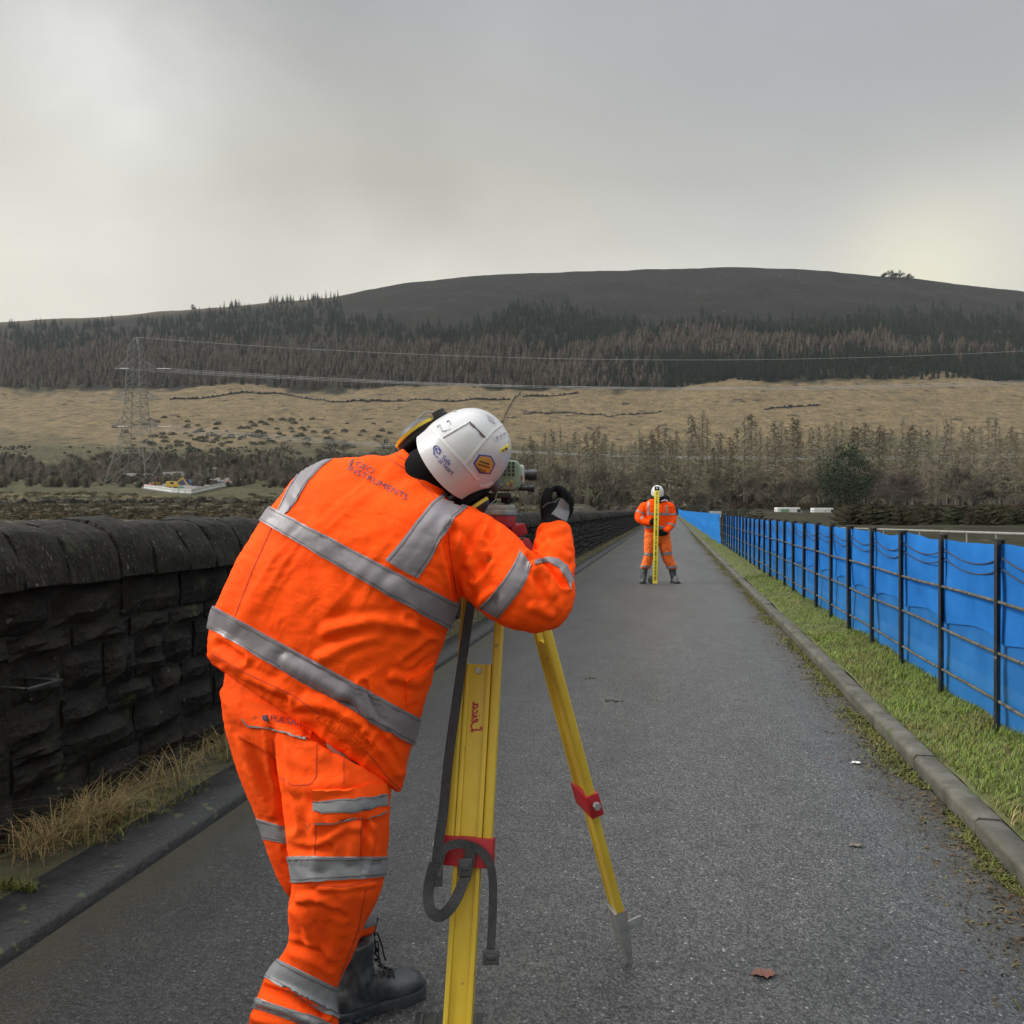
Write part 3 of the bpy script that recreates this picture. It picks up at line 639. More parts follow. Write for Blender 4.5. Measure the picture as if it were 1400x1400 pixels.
m_twig = mat('larch_twigs', [(.10, .086, .06), (.16, .135, .09)], .06, .95, attr=True, spec=.1)
m_twig2 = mat('dark_brush_twigs', [(.075, .066, .05), (.115, .1, .074)], .06, .95, attr=True, spec=.1)
m_ptrunk = mat('pale_trunk', [(.07, .062, .048), (.15, .135, .105)], 1.2, .95)
LAR = [bare_larch(s) for s in range(4)]
_keep = m_twig; m_twig = m_twig2; BRO = [bare_larch(20 + s, 42, True) for s in range(3)]; m_twig = _keep
def plant(kind, meshes, p, h, rz, wd, label, cat, group):
    o = empty(kind, p, label, cat, group); cm, tm_ = random.choice(meshes)
    for nm, me in (('trunk', tm_), ('crown', cm)):
        c = bpy.data.objects.new(nm, me); COL.objects.link(c); c.parent = o; c.scale = (h * wd, h * wd, h); c.rotation_euler = (0, 0, rz)
    return o
TOPS = [(330, 650), (420, 636), (520, 626), (560, 606), (640, 612), (700, 606), (740, 596), (800, 590), (860, 598), (900, 585), (960, 572), (1040, 580), (1100, 582), (1160, 585), (1225, 580), (1450, 578)]
for i in range(150):
    u = 690 + 740 * ((i * .618034) % 1); row = i % 4; d = (212, 245, 290, 345)[row] * random.uniform(.95, 1.06); p = on_ground(u, d=d)
    top = float(ip(u, TOPS)) + random.choice((random.uniform(-12, 12), random.uniform(0, 50))) - (0, 4, 4, 0)[row]; z1 = EYE + (697 - top) / F * d; h = max(7, z1 - p.z)
    plant('larch_tree', LAR, p, h, random.uniform(0, 6.28), random.uniform(.9, 1.5), 'bare pale brown larch in the wood below the straw coloured field', 'tree', 'bare larches in the valley wood')
for i in range(60):
    u = 660 + 790 * ((i * .618034 + .3) % 1); d = random.choice((205, 225, 262, 320)) * random.uniform(.95, 1.05); p = on_ground(u, d=d); h = random.uniform(6, 13)
    plant('birch_tree', BRO, p, h, random.uniform(0, 6.28), random.uniform(1.0, 1.5), 'low dark bare tree filling the foot of the valley wood', 'tree', 'dark bare trees among the larches')
# bare broadleaf trees at the foot of the wood, fine twigs on forking limbs
def broadleaf(seed):
    r = random.Random(seed); mb = MB(); V, T = [], []
    def grow(a, d, L_, rr, lev):
        b = a + d * L_; mb.tube([a, b], [rr, rr * .65], 4 if lev < 2 else 3, cap=False)
        if lev >= 3:
            for _ in range(12):
                s = a + (b - a) * r.random(); e = (d + Vector((r.gauss(0, .6), r.gauss(0, .6), r.gauss(.3, .4)))).normalized() * L_ * r.uniform(.5, 1.25); q = e.cross(Vector((r.gauss(0, 1), r.gauss(0, 1), r.gauss(0, 1)))).normalized() * .0028; k = len(V); V.extend([tuple(s - q), tuple(s + q), tuple(s + e)]); T.append((k, k + 1, k + 2))
            return
        for _ in range(5 if lev == 0 else 4): grow(a + (b - a) * r.uniform(.45, 1), (d + Vector((r.gauss(0, .45), r.gauss(0, .45), r.gauss(.15, .25)))).normalized(), L_ * r.uniform(.55, .8), rr * .5, lev + 1)
    grow(Vector((0, 0, -.02)), Vector((r.gauss(0, .06), r.gauss(0, .06), 1)).normalized(), .36, .016, 0)
    o = mesh_np('crown', V, T, m_twig, None, col=np.ones((len(V), 3)) * r.uniform(.8, 1.2)); me = o.data; bpy.data.objects.remove(o); return me, mb.mesh('trunk', m_ptrunk)
m_twig = m_twig2; BLF = [broadleaf(s) for s in range(5)]; m_twig = _keep
for i in range(105):
    u = 650 + 800 * ((i * .618034 + .55) % 1); d = random.uniform(192, 262); p = on_ground(u, d=d); h = random.uniform(8, 16)
    plant('broadleaf_tree', BLF, p, h, random.uniform(0, 6.28), random.uniform(.8, 1.25), 'slender bare broadleaf tree with pale trunk at the front of the valley wood', 'tree', 'bare broadleaf trees at the foot of the wood')
for i in range(60):
    u = 100 + 560 * ((i * .618034 + .1) % 1); v = random.uniform(640, 664) if i % 3 else random.uniform(622, 645); d = depth_at(u, v); p = on_ground(u, d=d); h = random.uniform(5, 9) * (1 + .5 * (u > 430)) * (d / 300) ** .5
    plant('bare_tree', BLF, p, h * 1.15, random.uniform(0, 6.28), random.uniform(1.2, 2.0), 'small grey brown leafless tree in the scrub behind the work compound', 'tree', 'bare scrub trees on the valley floor')
# stuff: tangled brush under the wood and across the left valley floor
br = []; bt = []
def arrays(me): return np.array([v.co for v in me.vertices]), np.array([tuple(p.vertices) for p in me.polygons])
for _ in range(1500):
    u = random.uniform(-60, 730); v = random.triangular(624, 668, 652); p = on_ground(u, d=depth_at(u, v)); h = random.uniform(2.5, 6.5) * (1.25 if u > 430 else 1); bt.append((p.x, p.y, p.z, h, h * random.uniform(1.3, 2.2)))
scatter('scrub_twigs', bt, arrays(BRO[0][0]), m_lar, 'grey brown leafless scrub massed behind the work compound and along the foot of the field', [(.14, .12, .09), (.12, .108, .08), (.15, .12, .098)])
for _ in range(5600):
    u = random.uniform(-60, 1460) if random.random() < .4 else random.uniform(-60, 720); v = random.triangular(598, 668, 650) if u < 720 else random.uniform(676, 692)
    if u < 720 and fbm(u, v, 1, .02) < -.25 + (625 - v) * .012: continue
    d = depth_at(u, v); p = on_ground(u, d=min(d, 420)); h = random.uniform(1.2, 4.6) * (1.3 if u > 430 else 1) * (.45 if u < 720 and v < 628 else 1) * random.uniform(.5, 1); br.append((p.x, p.y, p.z, h, h * random.uniform(.5, .9)))
scatter('brushwood', br, star_tree(7, 8, 3.2, .45, .1), m_lar, 'low tangled grey brown brushwood on the valley floor', [(.13, .112, .084), (.11, .10, .074), (.115, .115, .074), (.135, .108, .09)])
bk = []
for _ in range(900):
    u = random.uniform(690, 1460); d = random.uniform(198, 212); p = on_ground(u, d=d); h = random.uniform(.8, 2.2); bk.append((p.x, p.y, p.z, h, h * random.uniform(.6, 1.1)))
scatter('bracken', bk, star_tree(4, 6, 1.5, .5, .05), m_lar, 'rusty dead bracken and brambles at the edge of the wood', [(.07, .048, .027), (.052, .038, .026), (.085, .06, .033)])
bk = []
for _ in range(900):
    u = random.uniform(930, 1520); d = random.uniform(70, 192); 
    if 1040 < u < 1150 and d < 160: continue
    p = on_ground(u, d=d); h = random.uniform(.8, 2.4)
    if abs(p.x + .4) < 12: continue
    bk.append((p.x, p.y, p.z, h, h * random.uniform(.6, 1.2)))
scatter('rough_undergrowth', bk, star_tree(4, 6, 1.8, .5, .05), m_lar, 'dark olive undergrowth on the low ground beyond the blue screening', [(.036, .034, .02), (.045, .038, .025), (.032, .035, .018)])
bo = MB()
for _ in range(420):
    u = random.uniform(480, 1420); rv = float(ip(u, RIDGE)); v = rv + 8 + 62 * random.random() ** 1.3
    if fbm(u, v, 8, .02) < -.05: continue
    d = depth_at(u, v); p = on_ground(u, d=d); s = random.uniform(.5, 1.6); a = random.uniform(0, 3); bo.box(p + Vector((0, 0, s * .2)), s * 1.6, s, s * .9, (Vector((math.cos(a), math.sin(a), .2)).normalized(), Vector((-math.sin(a), math.cos(a), 0)), Vector((0, 0, 1))))
o = bo.build('boulders', mat('pale_gritstone_rock', [(.08, .078, .068), (.13, .125, .11)], .6, .95)); tag(o, kind='stuff')
# gorse on the field
gm = []
for s in range(4):
    r = random.Random(s); V, T, cl = [], [], []
    for i in range(130):
        v = Vector((r.gauss(0, 1), r.gauss(0, 1), abs(r.gauss(0, 1)))).normalized() * r.uniform(.6, 1.0); d1, d2 = [Vector((r.gauss(0, 1), r.gauss(0, 1), r.gauss(0, 1))).normalized() * .34 for _ in (0, 1)]; k = len(V); V += [tuple(v), tuple(v + d1), tuple(v + d2)]; T.append((k, k + 1, k + 2)); cl += [[r.uniform(.7, 1.3)] * 3] * 3
    o = mesh_np('gorse_bush', V, T, MATS.get('gorse') or mat('gorse', [(.022, .03, .015), (.036, .044, .023)], .3, .9, attr=True), None, col=np.array(cl)); gm.append(o.data); bpy.data.objects.remove(o)
for i in range(150):
    u = random.gauss(330, 85) if i < 110 else random.uniform(150, 560); v = random.triangular(568, 622, 596)
    if not 60 < u < 640: continue
    d = depth_at(u, v); o = bpy.data.objects.new('gorse_bush', random.choice(gm)); COL.objects.link(o); o.location = on_ground(u, d=d); s = random.uniform(1.0, 2.3); o.scale = (s * 1.3, s * 1.3, s); o.rotation_euler = (0, 0, random.uniform(0, 6))
    tag(o, 'rounded dark green gorse bush dotted on the straw field', 'bush', 'gorse bushes on the left of the straw field')
tk = []
for _ in range(2600):
    u = random.uniform(-60, 780); d = random.uniform(70, 205); p = on_ground(u, d=d); h = random.uniform(.25, .8); tk.append((p.x, p.y, p.z + .2, h, h * random.uniform(.8, 2.0)))
    if 190 < u < 340 and d > 186: tk.pop()
scatter('rush_tussocks', tk, star_tree(3, 6, 3.0, .4, .05), m_lar, 'rough rush and grass tussocks on the ground beyond the stone wall', [(.085, .07, .04), (.06, .056, .032), (.12, .095, .055), (.07, .062, .045)])
# big pine, round bare tree, reddish tree
leafy('pine_tree', on_ground(1155, d=196), 18.5, 6.3, 6500, (.022, .036, .019), 'big dark green pine standing in front of the bare wood', 'tree', 'dome', .75, 5, trunk=.35)
def round_bare(name, p, h, rad, seed, m, lab, dens=5):
    r = random.Random(seed); o = empty(name, p, lab, 'tree'); mb = MB(); V, T = [], []
    def grow(a, d, L_, rr, lev):
        b = a + d * L_; mb.tube([a, b], [rr, rr * .65], 5 if lev < 2 else 3, cap=False)
        if lev >= 4:
            for _ in range(9):
                s = a + (b - a) * r.random(); e = (d + Vector((r.gauss(0, .55), r.gauss(0, .55), r.gauss(.25, .4)))).normalized() * L_ * r.uniform(.7, 1.5); q = e.cross(Vector((r.gauss(0, 1), r.gauss(0, 1), r.gauss(0, 1)))).normalized() * .03; k = len(V); V.extend([tuple(s - q), tuple(s + q), tuple(s + e)]); T.append((k, k + 1, k + 2))
            return
        for _ in range(dens if lev == 0 else 3):
            nd_ = (d + Vector((r.gauss(0, .62), r.gauss(0, .62), r.gauss(.05, .3)))).normalized(); grow(a + (b - a) * r.uniform(.55, 1), nd_, L_ * r.uniform(.62, .9), rr * .55, lev + 1)
    for _ in range(3): grow(p + Vector((r.uniform(-.4, .4), r.uniform(-.4, .4), -.2)), Vector((r.gauss(0, .3), r.gauss(0, .3), 1)).normalized(), h * .26, .2, 0)
    mb.build('trunk', m_bark, o); mesh_np('crown', V, T, m, o, col=np.ones((len(V), 3))); return o
round_bare('ash_tree', on_ground(1078, d=178), 12.5, 6, 3, m_twig2, 'round leafless olive grey tree beside the dark pine')
round_bare('birch_tree', on_ground(1222, d=160), 13.5, 6, 8, mat('reddish_twigs', [(.055, .04, .034), (.08, .058, .05)], .1, .95, attr=True), 'leafless reddish brown tree right of the pine')
round_bare('hawthorn', on_ground(1330, d=150), 11, 6, 12, m_twig2, 'leafless dark tree at the far right above the blue screening')
round_bare('hawthorn', on_ground(392, d=222), 5, 3, 15, MATS['reddish_twigs'], 'low reddish bare bush at the right end of the work compound')
leafy('pine_tree', on_ground(743, d=300), 17, 2.6, 700, (.017, .025, .018), 'slim dark conifer among the pale larches', 'tree', 'cone', .8, 9)
# dry stone field walls: dark lines over the field
m_dsw = mat('far_drystone', [(.016, .015, .013), (.03, .027, .023)], .8, .95)
def field_wall(pts, lab, h=1.7):
    ps = []
    for (u0, v0), (u1, v1) in zip(pts[:-1], pts[1:]):
        for t in np.linspace(0, 1, 50)[:-1]: ps.append((u0 + (u1 - u0) * t, v0 + (v1 - v0) * t + 1.3 * fbm(u0 + t * 60, v0, 1, .05)))
    rs = []
    for i, (u, v) in enumerate(ps):
        d = depth_at(u, v); p = on_ground(u, d=d); q = on_ground(u, d=d + 1.2); hh = h * max(.15, .6 + .7 * fbm(u, 3, v, .4))
        rs.append([p - Vector((0, 0, .8)), p + Vector((0, 0, hh)), q + Vector((0, 0, hh)), q - Vector((0, 0, .8))])
    o = MB().rings(rs).build('field_wall', m_dsw); tag(o, lab, 'wall'); return o
field_wall([(232, 546), (330, 541), (400, 541), (452, 552), (560, 549), (700, 549)], 'dark broken field wall running along the top of the straw field at left', 2.4)
field_wall([(712, 538), (700, 552), (690, 570), (683, 590)], 'dark field wall running straight down the slope behind the helmet', 2.0)
field_wall([(715, 567), (770, 565), (830, 569)], 'short dark wall line in the middle of the straw field', 1.5)
field_wall([(715, 546), (760, 541), (792, 539)], 'broken dark wall stub just below the forest edge', 2.4)
field_wall([(835, 570), (880, 566), (906, 564)], 'short wall remnant right of the middle of the straw field', 1.5)
field_wall([(1045, 562), (1080, 556), (1122, 555)], 'dark wall line high on the right part of the straw field', 2.2)
field_wall([(-60, 690), (120, 688), (260, 687), (420, 689)], 'dark low wall crossing the rough ground below the work compound', 1.1)
# ------------------------------------------------------------------ pylon and lines
m_steel = mat('galvanised_lattice', [(.12, .125, .125), (.18, .185, .185)], .5, .6, metal=.2)
m_glass_i = mat('pale_insulator', [(.55, .58, .58), (.7, .72, .72)], 2, .35)
def pylon(u, d, vtop, label, arms):
    base = on_ground(u, d=d); H = EYE + (697 - vtop) / F * d - base.z; o = empty('pylon', base, label, 'pylon')
    rx = Vector((CA, SA, 0)); fy = Vector((-SA, CA, 0))
    def wid(z):
        t = z / H; return np.interp(t, [0, .36, .66, .93, 1], [7.2, 3.4, 2.5, 1.9, .25])
    lv_ = [0, .13, .24, .33, .41, .48, .545, .605, .66, .71, .76, .81, .86, .905, .95, 1.0]
    cor_ = lambda t: [base + rx * sx * wid(t * H) + fy * sy * wid(t * H) + Vector((0, 0, t * H)) for sx, sy in ((-1, -1), (1, -1), (1, 1), (-1, 1))]
    for c in range(4):
        mb = MB()
        for a, b in zip(lv_[:-1], lv_[1:]): mb.bar(cor_(a)[c], cor_(b)[c], .19, .19)
        mb.build('leg', m_steel, o)
    mb = MB()
    for a, b in zip(lv_[:-1], lv_[1:]):
        A, B = cor_(a), cor_(b)
        for c in range(4): mb.bar(A[c], B[(c + 1) % 4], .10, .10); mb.bar(A[(c + 1) % 4], B[c], .10, .10); mb.bar(B[c], B[(c + 1) % 4], .11, .11)
    mb.build('bracing', m_steel, o)
    tips = []
    for (v, L_) in arms:
        z = EYE + (697 - v) / F * d - base.z; w_ = wid(z)
        for s in (-1, 1):
            mb = MB()
            tip = base + rx * s * L_ + Vector((0, 0, z)); tips.append((tip, s, v))
            for sy in (-1, 1):
                r0 = base + rx * s * w_ + fy * sy * w_ + Vector((0, 0, z)); r1 = r0 + Vector((0, 0, 3.2)); mb.bar(r0, tip, .16, .16); mb.bar(r1, tip, .14, .14)
                for t in (.3, .6): mb.bar(r0.lerp(tip, t), r1.lerp(tip, t), .1, .1); mb.bar(r0.lerp(tip, t), r1.lerp(tip, max(0, t - .3)), .1, .1)
            mb.build('crossarm', m_steel, o)
    return o, base, H, tips, rx
ARMS = ((504, 7.5), (546, 9.5), (583, 8.0))
py1, b1, H1, tips1, rx1 = pylon(186, 268, 461, 'grey steel lattice pylon rising behind the work compound', ARMS)
wd_ = W(.86, .5, 0).normalized()
m_wire = mat('power_cable', [(.32, .33, .33), (.4, .41, .41)], 1, .5)
def wire(p, q, sag, r=.045):
    return MB().tube([p.lerp(q, t) - Vector((0, 0, sag * 4 * t * (1 - t))) for t in np.linspace(0, 1, 49)], r, 4)
endu, endd = 1900, 300
tower_far = lambda v, off: P(endu + off, v, endd)
w = wire(b1 + Vector((0, 0, H1)), tower_far(436, 0), 12); o = w.build('earth_wire', m_wire); tag(o, 'single topmost power line crossing the dark forest', 'cable')
for (tip, s, v), (v2, nm) in [q for q in zip(tips1, ((487, 'upper power line on the left side of the pylon crossing the forest foot'), (490, 'upper pair of power lines crossing the foot of the forest'), (498, 'middle power line from the pylon\'s left arm over the field'), (502, 'middle power line from the pylon\'s right arm over the field'), (588, 'lowest power line from the pylon\'s left arm in front of the wood'), (592, 'lowest power line from the pylon\'s right arm in front of the wood')))]:
    if 520 < v < 570: continue
    e2 = tower_far(v2, 14 * s); st = tip + (e2 - tip).normalized() * 4.6
    ins = MB(); ins.tube([tip + (st - tip) * t for t in np.linspace(0, 1, 19)], [.09 if i % 2 else .2 for i in range(19)], 6); ins.build('insulator', m_glass_i, py1)
    g = wire(st, e2, 9.5 if v < 520 else 6 if v < 560 else 11); g2 = wire(st - Vector((0, 0, .5)), e2 - Vector((0, 0, .5)), 9.5 if v < 520 else 6 if v < 560 else 11); g.add(g2.v, g2.f)
    tag(g.build('power_line', m_wire), nm, 'cable')
# ------------------------------------------------------------------ work compound on the valley floor
m_white = mat('white_panel', [(.45, .46, .45), (.58, .58, .57)], .8, .6); m_gravel = mat('pale_hardcore', [(.10, .097, .09), (.15, .145, .135)], 2, .95, .4)
m_ygl = mat('plant_yellow', [(.45, .28, .04), (.58, .38, .06)], 2, .5); m_blu = mat('van_blue', [(.03, .06, .16), (.05, .09, .22)], 2, .4); m_dk = mat('dark_plant', [(.02, .022, .025), (.04, .04, .042)], 2, .6); m_red = mat('barrier_red', [(.5, .05, .05), (.6, .1, .09)], 3, .5); m_grn = mat('site_green', [(.09, .22, .11), (.13, .3, .16)], 1, .5); m_win = mat('dark_window', [(.015, .018, .02)], 2, .15)
DCP = 214.0
def gp(u, v): return on_ground(u, v) + Vector((0, 0, .35))          # the pad lies on the gentle slope
pad = MB(); ring = [(197, 668), (236, 675), (262, 676), (330, 661), (322, 656), (240, 653), (182, 660)]
pts = [gp(u, v) for u, v in ring]; pad.rings([[p - Vector((0, 0, 4)) for p in pts], pts]); tag(pad.build('compound_pad', m_gravel), kind='structure')
def site_box(name, u, v, w_, dp, h, m, lab, cat, roof=0, win=0, m2=None):
    p = gp(u, v); o = empty(name, p, lab, cat); ax = (Vector((CA, SA, 0)), Vector((-SA, CA, 0)), Vector((0, 0, 1)))
    MB().box(p + Vector((0, 0, h / 2)), w_, dp, h, ax).build('body', m, o, bevel=.05, seg=1)
    if roof: rb = MB(); a = [p + ax[0] * sx * w_ / 2 * 1.04 + ax[1] * sy * dp / 2 * 1.04 + Vector((0, 0, h + .01)) for sx in (-1, 1) for sy in (-1, 1)]; t0 = p - ax[1] * dp / 2 * 1.04 + Vector((0, 0, h + roof)); t1 = t0 + ax[1] * dp * 1.04; rb.add([a[0], a[2], t0, a[1], a[3], t1], [(0, 1, 2), (4, 3, 5), (0, 2, 5, 3), (1, 4, 5, 2), (0, 3, 4, 1)]); rb.build('roof', m2 or m, o)
    for k in range(win): MB().box(p + ax[0] * (w_ * ((k + .5) / win - .5)) - ax[1] * (dp / 2 + .01) + Vector((0, 0, h * .6)), w_ / win * .5, .05, h * .3, ax).build('window', m_win, o)
    return o
site_box('site_cabin', 182, 659, 6, 2.6, 2.9, m_white, 'white site cabin furthest left in the compound', 'cabin', win=2)
site_box('site_cabin', 199, 658, 5, 2.6, 2.6, m_white, 'white site cabin behind the dark gabled store', 'cabin', win=1)
site_box('store_shed', 220, 660, 5.2, 3, 1.7, m_dk, 'dark gabled store shed between white cabins', 'shed', roof=1.3)
site_box('site_cabin', 244, 655, 4.2, 2.6, 2.6, m_white, 'white container cabin right of the gabled shed', 'cabin', win=2)
site_box('fuel_tank', 259, 656, 1.8, 1.4, 1.5, m_white, 'small white tank beside the container cabin', 'tank', win=1)
site_box('toilet_cubicle', 270, 656, 1.2, 1.2, 2.2, m_white, 'white site toilet standing alone on the pad', 'toilet', win=1)
def vehicle(name, u, v, L_, h, m, lab, cat, arm=False):
    p = gp(u, v); o = empty(name, p, lab, cat); ax = (Vector((CA, SA, 0)), Vector((-SA, CA, 0)), Vector((0, 0, 1)))
    b = MB(); pr = [(-.5, .25), (.5, .25), (.5, .55), (.36, .6), (.26, 1), (-.48, 1)]
    b.rings([[p + ax[0] * x * L_ + ax[1] * sy + Vector((0, 0, z * h)) for x, z in pr] for sy in (-.85, .85)]); b.build('body', m, o, bevel=.05, seg=1)
    MB().box(p + ax[0] * L_ * .05 - ax[1] * .86 + Vector((0, 0, h * .78)), L_ * .3, .04, h * .25, ax).build('window', m_win, o)
    for x in (-.32, .32):
        for sy in (-.8, .8): q = p + ax[0] * x * L_ + ax[1] * sy + Vector((0, 0, .34)); MB().cyl(q - ax[1] * .1, q + ax[1] * .1, .34, n=10).build('wheel', m_dk, o)
    if arm: a = p + ax[0] * L_ * .3 + Vector((0, 0, h * .7)); MB().bar(a, a + ax[0] * 2 + Vector((0, 0, 1.8)), .3, .3).bar(a + ax[0] * 2 + Vector((0, 0, 1.8)), a + ax[0] * 3.6 - Vector((0, 0, .6)), .25, .25).build('boom', m, o)
    return o
vehicle('van', 255, 665, 4.4, 2.0, m_blu, 'dark blue van parked in the middle of the compound', 'van')
vehicle('pickup_truck', 243, 657, 4.6, 1.8, m_dk, 'dark pickup parked near the container cabin', 'pickup')
vehicle('digger', 236, 669, 3.4, 2.2, m_ygl, 'yellow digger with bent boom behind the white barriers', 'digger', True)
vehicle('dumper', 268, 666, 2.6, 1.5, m_dk, 'small dark dumper right of the blue van', 'dumper')
site_box('generator', 203, 667, 2.4, 1.4, .9, m_red, 'low red generator at the left edge of the compound', 'generator')
site_box('pump_unit', 303, 664, 2.0, 1.2, 1.2, m_blu, 'blue pump unit at the right end of the compound', 'pump')
site_box('pallet_stack', 226, 671, 1.3, 1.1, .9, mat('pallet_wood', [(.16, .11, .06), (.24, .17, .1)], 3, .9), 'brown pallet stack beside the yellow digger', 'pallets')
site_box('tool_chest', 247, 670, 1.6, .9, .9, m_grn, 'green tool chest in front of the blue van', 'chest')
site_box('water_bowser', 284, 662, 2.2, 1.4, 1.4, m_white, 'white water bowser on the bare right half of the pad', 'bowser')
site_box('pipe_bundle', 276, 669, 3.0, .8, .5, m_blu, 'low blue pipe bundle near the right barriers', 'pipes')
site_box('skip_bin', 214, 665, 2.6, 1.6, 1.1, m_ygl, 'yellow skip by the red generator', 'skip')
site_box('site_cabin', 231, 655, 3.6, 2.4, 2.4, m_white, 'pale cabin half hidden behind the dark pickup', 'cabin', win=1)
site_box('cable_drum', 312, 662, 1.1, .9, 1.1, m_red, 'small red cable drum beside the blue pump unit', 'drum')
mast = empty('lighting_mast', gp(294, 658), 'slim lighting mast with two white lamps on the compound', 'mast'); b_ = mast.location.copy()
MB().bar(b_, b_ + Vector((0, 0, 4.4)), .12, .12).build('pole', m_steel, mast); MB().box(b_ + Vector((0, 0, 4.4)), 1.4, .3, .3, (rx1, Vector((-SA, CA, 0)), Vector((0, 0, 1)))).build('lamp_head', m_white, mast)
bar_me = MB().box((0, 0, .5), 1.9, .06, .9).box((-.7, 0, .04), .1, .5, .08).box((.7, 0, .04), .1, .5, .08)
bar_m = bar_me.mesh('barrier', m_white); win_me = MB()
for k in range(3): win_me.box((-.6 + .6 * k, -.031, .62), .3, .01, .28)
slot_m = win_me.mesh('slot', m_steel)
edge = [(197, 668), (236, 675), (262, 676), (300, 667), (330, 661)]
for (u0, v0), (u1, v1) in zip(edge[:-1], edge[1:]):
    a, b = gp(u0, v0), gp(u1, v1); n = max(1, int((b - a).length / 2.0)); rz = math.atan2((b - a).y, (b - a).x)
    for k in range(n):
        o = bpy.data.objects.new('barrier', bar_m); COL.objects.link(o); o.location = a.lerp(b, (k + .5) / n) + Vector((0, 0, .0)); o.rotation_euler = (random.uniform(-.04, .04), 0, rz + random.uniform(-.06, .06)); o.scale = (1, 1, 1.25); tag(o, 'white plastic site barrier in the row fencing the compound', 'barrier', 'white barriers round the compound')
        c = bpy.data.objects.new('slot', slot_m); COL.objects.link(c); c.parent = o
# vans and mesh panels beyond the blue screening
def flat_van(u, v, d, L_, h, m, lab, patch=None):
    p = on_ground(u, d=d); p.z = EYE + (697 - v) / F * d; o = empty('parked_van', p, lab, 'van'); ax = (Vector((CA, SA, 0)), Vector((-SA, CA, 0)), Vector((0, 0, 1)))
    pr = [(-.5, .16), (.5, .16), (.5, .5), (.42, .58), (.33, .98), (.26, 1), (-.5, 1)]
    MB().rings([[p + ax[0] * x * L_ + ax[1] * sy + Vector((0, 0, z * h)) for x, z in pr] for sy in (-.95, .95)]).build('body', m, o, bevel=.06)
    MB().box(p + ax[0] * L_ * .3 - ax[1] * .96 + Vector((0, 0, h * .74)), L_ * .14, .04, h * .24, ax).build('window', m_win, o)
    if patch: MB().box(p - ax[0] * L_ * .22 - ax[1] * .96 + Vector((0, 0, h * .6)), L_ * .3, .03, h * .5, ax).build('panel', patch, o)
    for x in (-.3, .32): q = p + ax[0] * x * L_ - ax[1] * .85 + Vector((0, 0, .36)); MB().cyl(q - ax[1] * .12, q + ax[1] * .12, .36, n=12).build('wheel', m_dk, o)
flat_van(1079, 710, 150, 5.4, 2.4, m_white, 'white van with a green side panel beyond the railing', m_grn)
flat_van(1126, 710, 150, 4.6, 2.3, m_white, 'plain white van seen through the round bare tree')
hm = MB()
for z in (.1, 1.9): hm.box((0, 0, z), 3.4, .045, .045)
for x in (-1.7, 1.7): hm.box((x, 0, 1.0), .05, .05, 1.85)
hm_m = hm.mesh('mesh_fence_panel', m_steel); wm = MB()
for k in range(1, 17): wm.box((-1.7 + .2 * k, .0, 1.0), .012, .012, 1.75)
wm_m = wm.mesh('wire_mesh', m_steel)
for k in range(16):
    u = 967 + k * 17; d = 140 - k * .8; p = on_ground(u, d=d); p.z = EYE + (697 - 710 - k * .2) / F * d; o = bpy.data.objects.new('mesh_fence_panel', hm_m); COL.objects.link(o); o.location = p; o.rotation_euler = (0, 0, YAW + .05); o.scale = (.68, 1, 1)
    tag(o, 'grey temporary mesh fence panel in the row beyond the blue screening', 'fence panel', 'temporary mesh panels beyond the railings'); c = bpy.data.objects.new('wire_mesh', wm_m); COL.objects.link(c); c.parent = o
sg = MB().box(P(978, 703, 139.5), 2.2, .03, 1.2, (rx1, Vector((-SA, CA, 0)), Vector((0, 0, 1)))); tag(sg.build('notice_board', m_white), 'small white notice board on the temporary fence', 'sign')
hr = empty('handrail', W(10, 22, -.5), 'pale pipe handrail running level beyond the blue screening at right', 'handrail')
m_pipe = mat('pale_pipe', [(.16, .155, .14), (.24, .235, .21)], 5, .6)
ha, hb = P(1150, 722, 30), P(1420, 731, 16); MB().tube([ha, hb], .035, 8).build('rail', m_pipe, hr, smooth=True)
for t in np.linspace(.02, .98, 10): p = ha.lerp(hb, t); MB().tube([p - Vector((0, 0, 1.6)), p], .025, 6).build('post', m_pipe, hr)
# hazy winter air
hz = MB(); a = [(-2600, -600, -10.2), (2600, -600, -10.2), (2600, 2300, -10.2), (-2600, 2300, -10.2)]; hz.hexa(a + [(x, y, 560) for x, y, z in a])
m_haze = bpy.data.materials.new('winter_haze'); m_haze.use_nodes = True; t = m_haze.node_tree; t.nodes.clear(); ho = t.nodes.new('ShaderNodeOutputMaterial'); pv = t.nodes.new('ShaderNodeVolumePrincipled')
pv.inputs['Color'].default_value = (.80, .84, .88, 1); pv.inputs['Density'].default_value = .000062; pv.inputs['Anisotropy'].default_value = .2; t.links.new(pv.outputs[0], ho.inputs['Volume'])
tag(hz.build('haze', m_haze), kind='stuff')
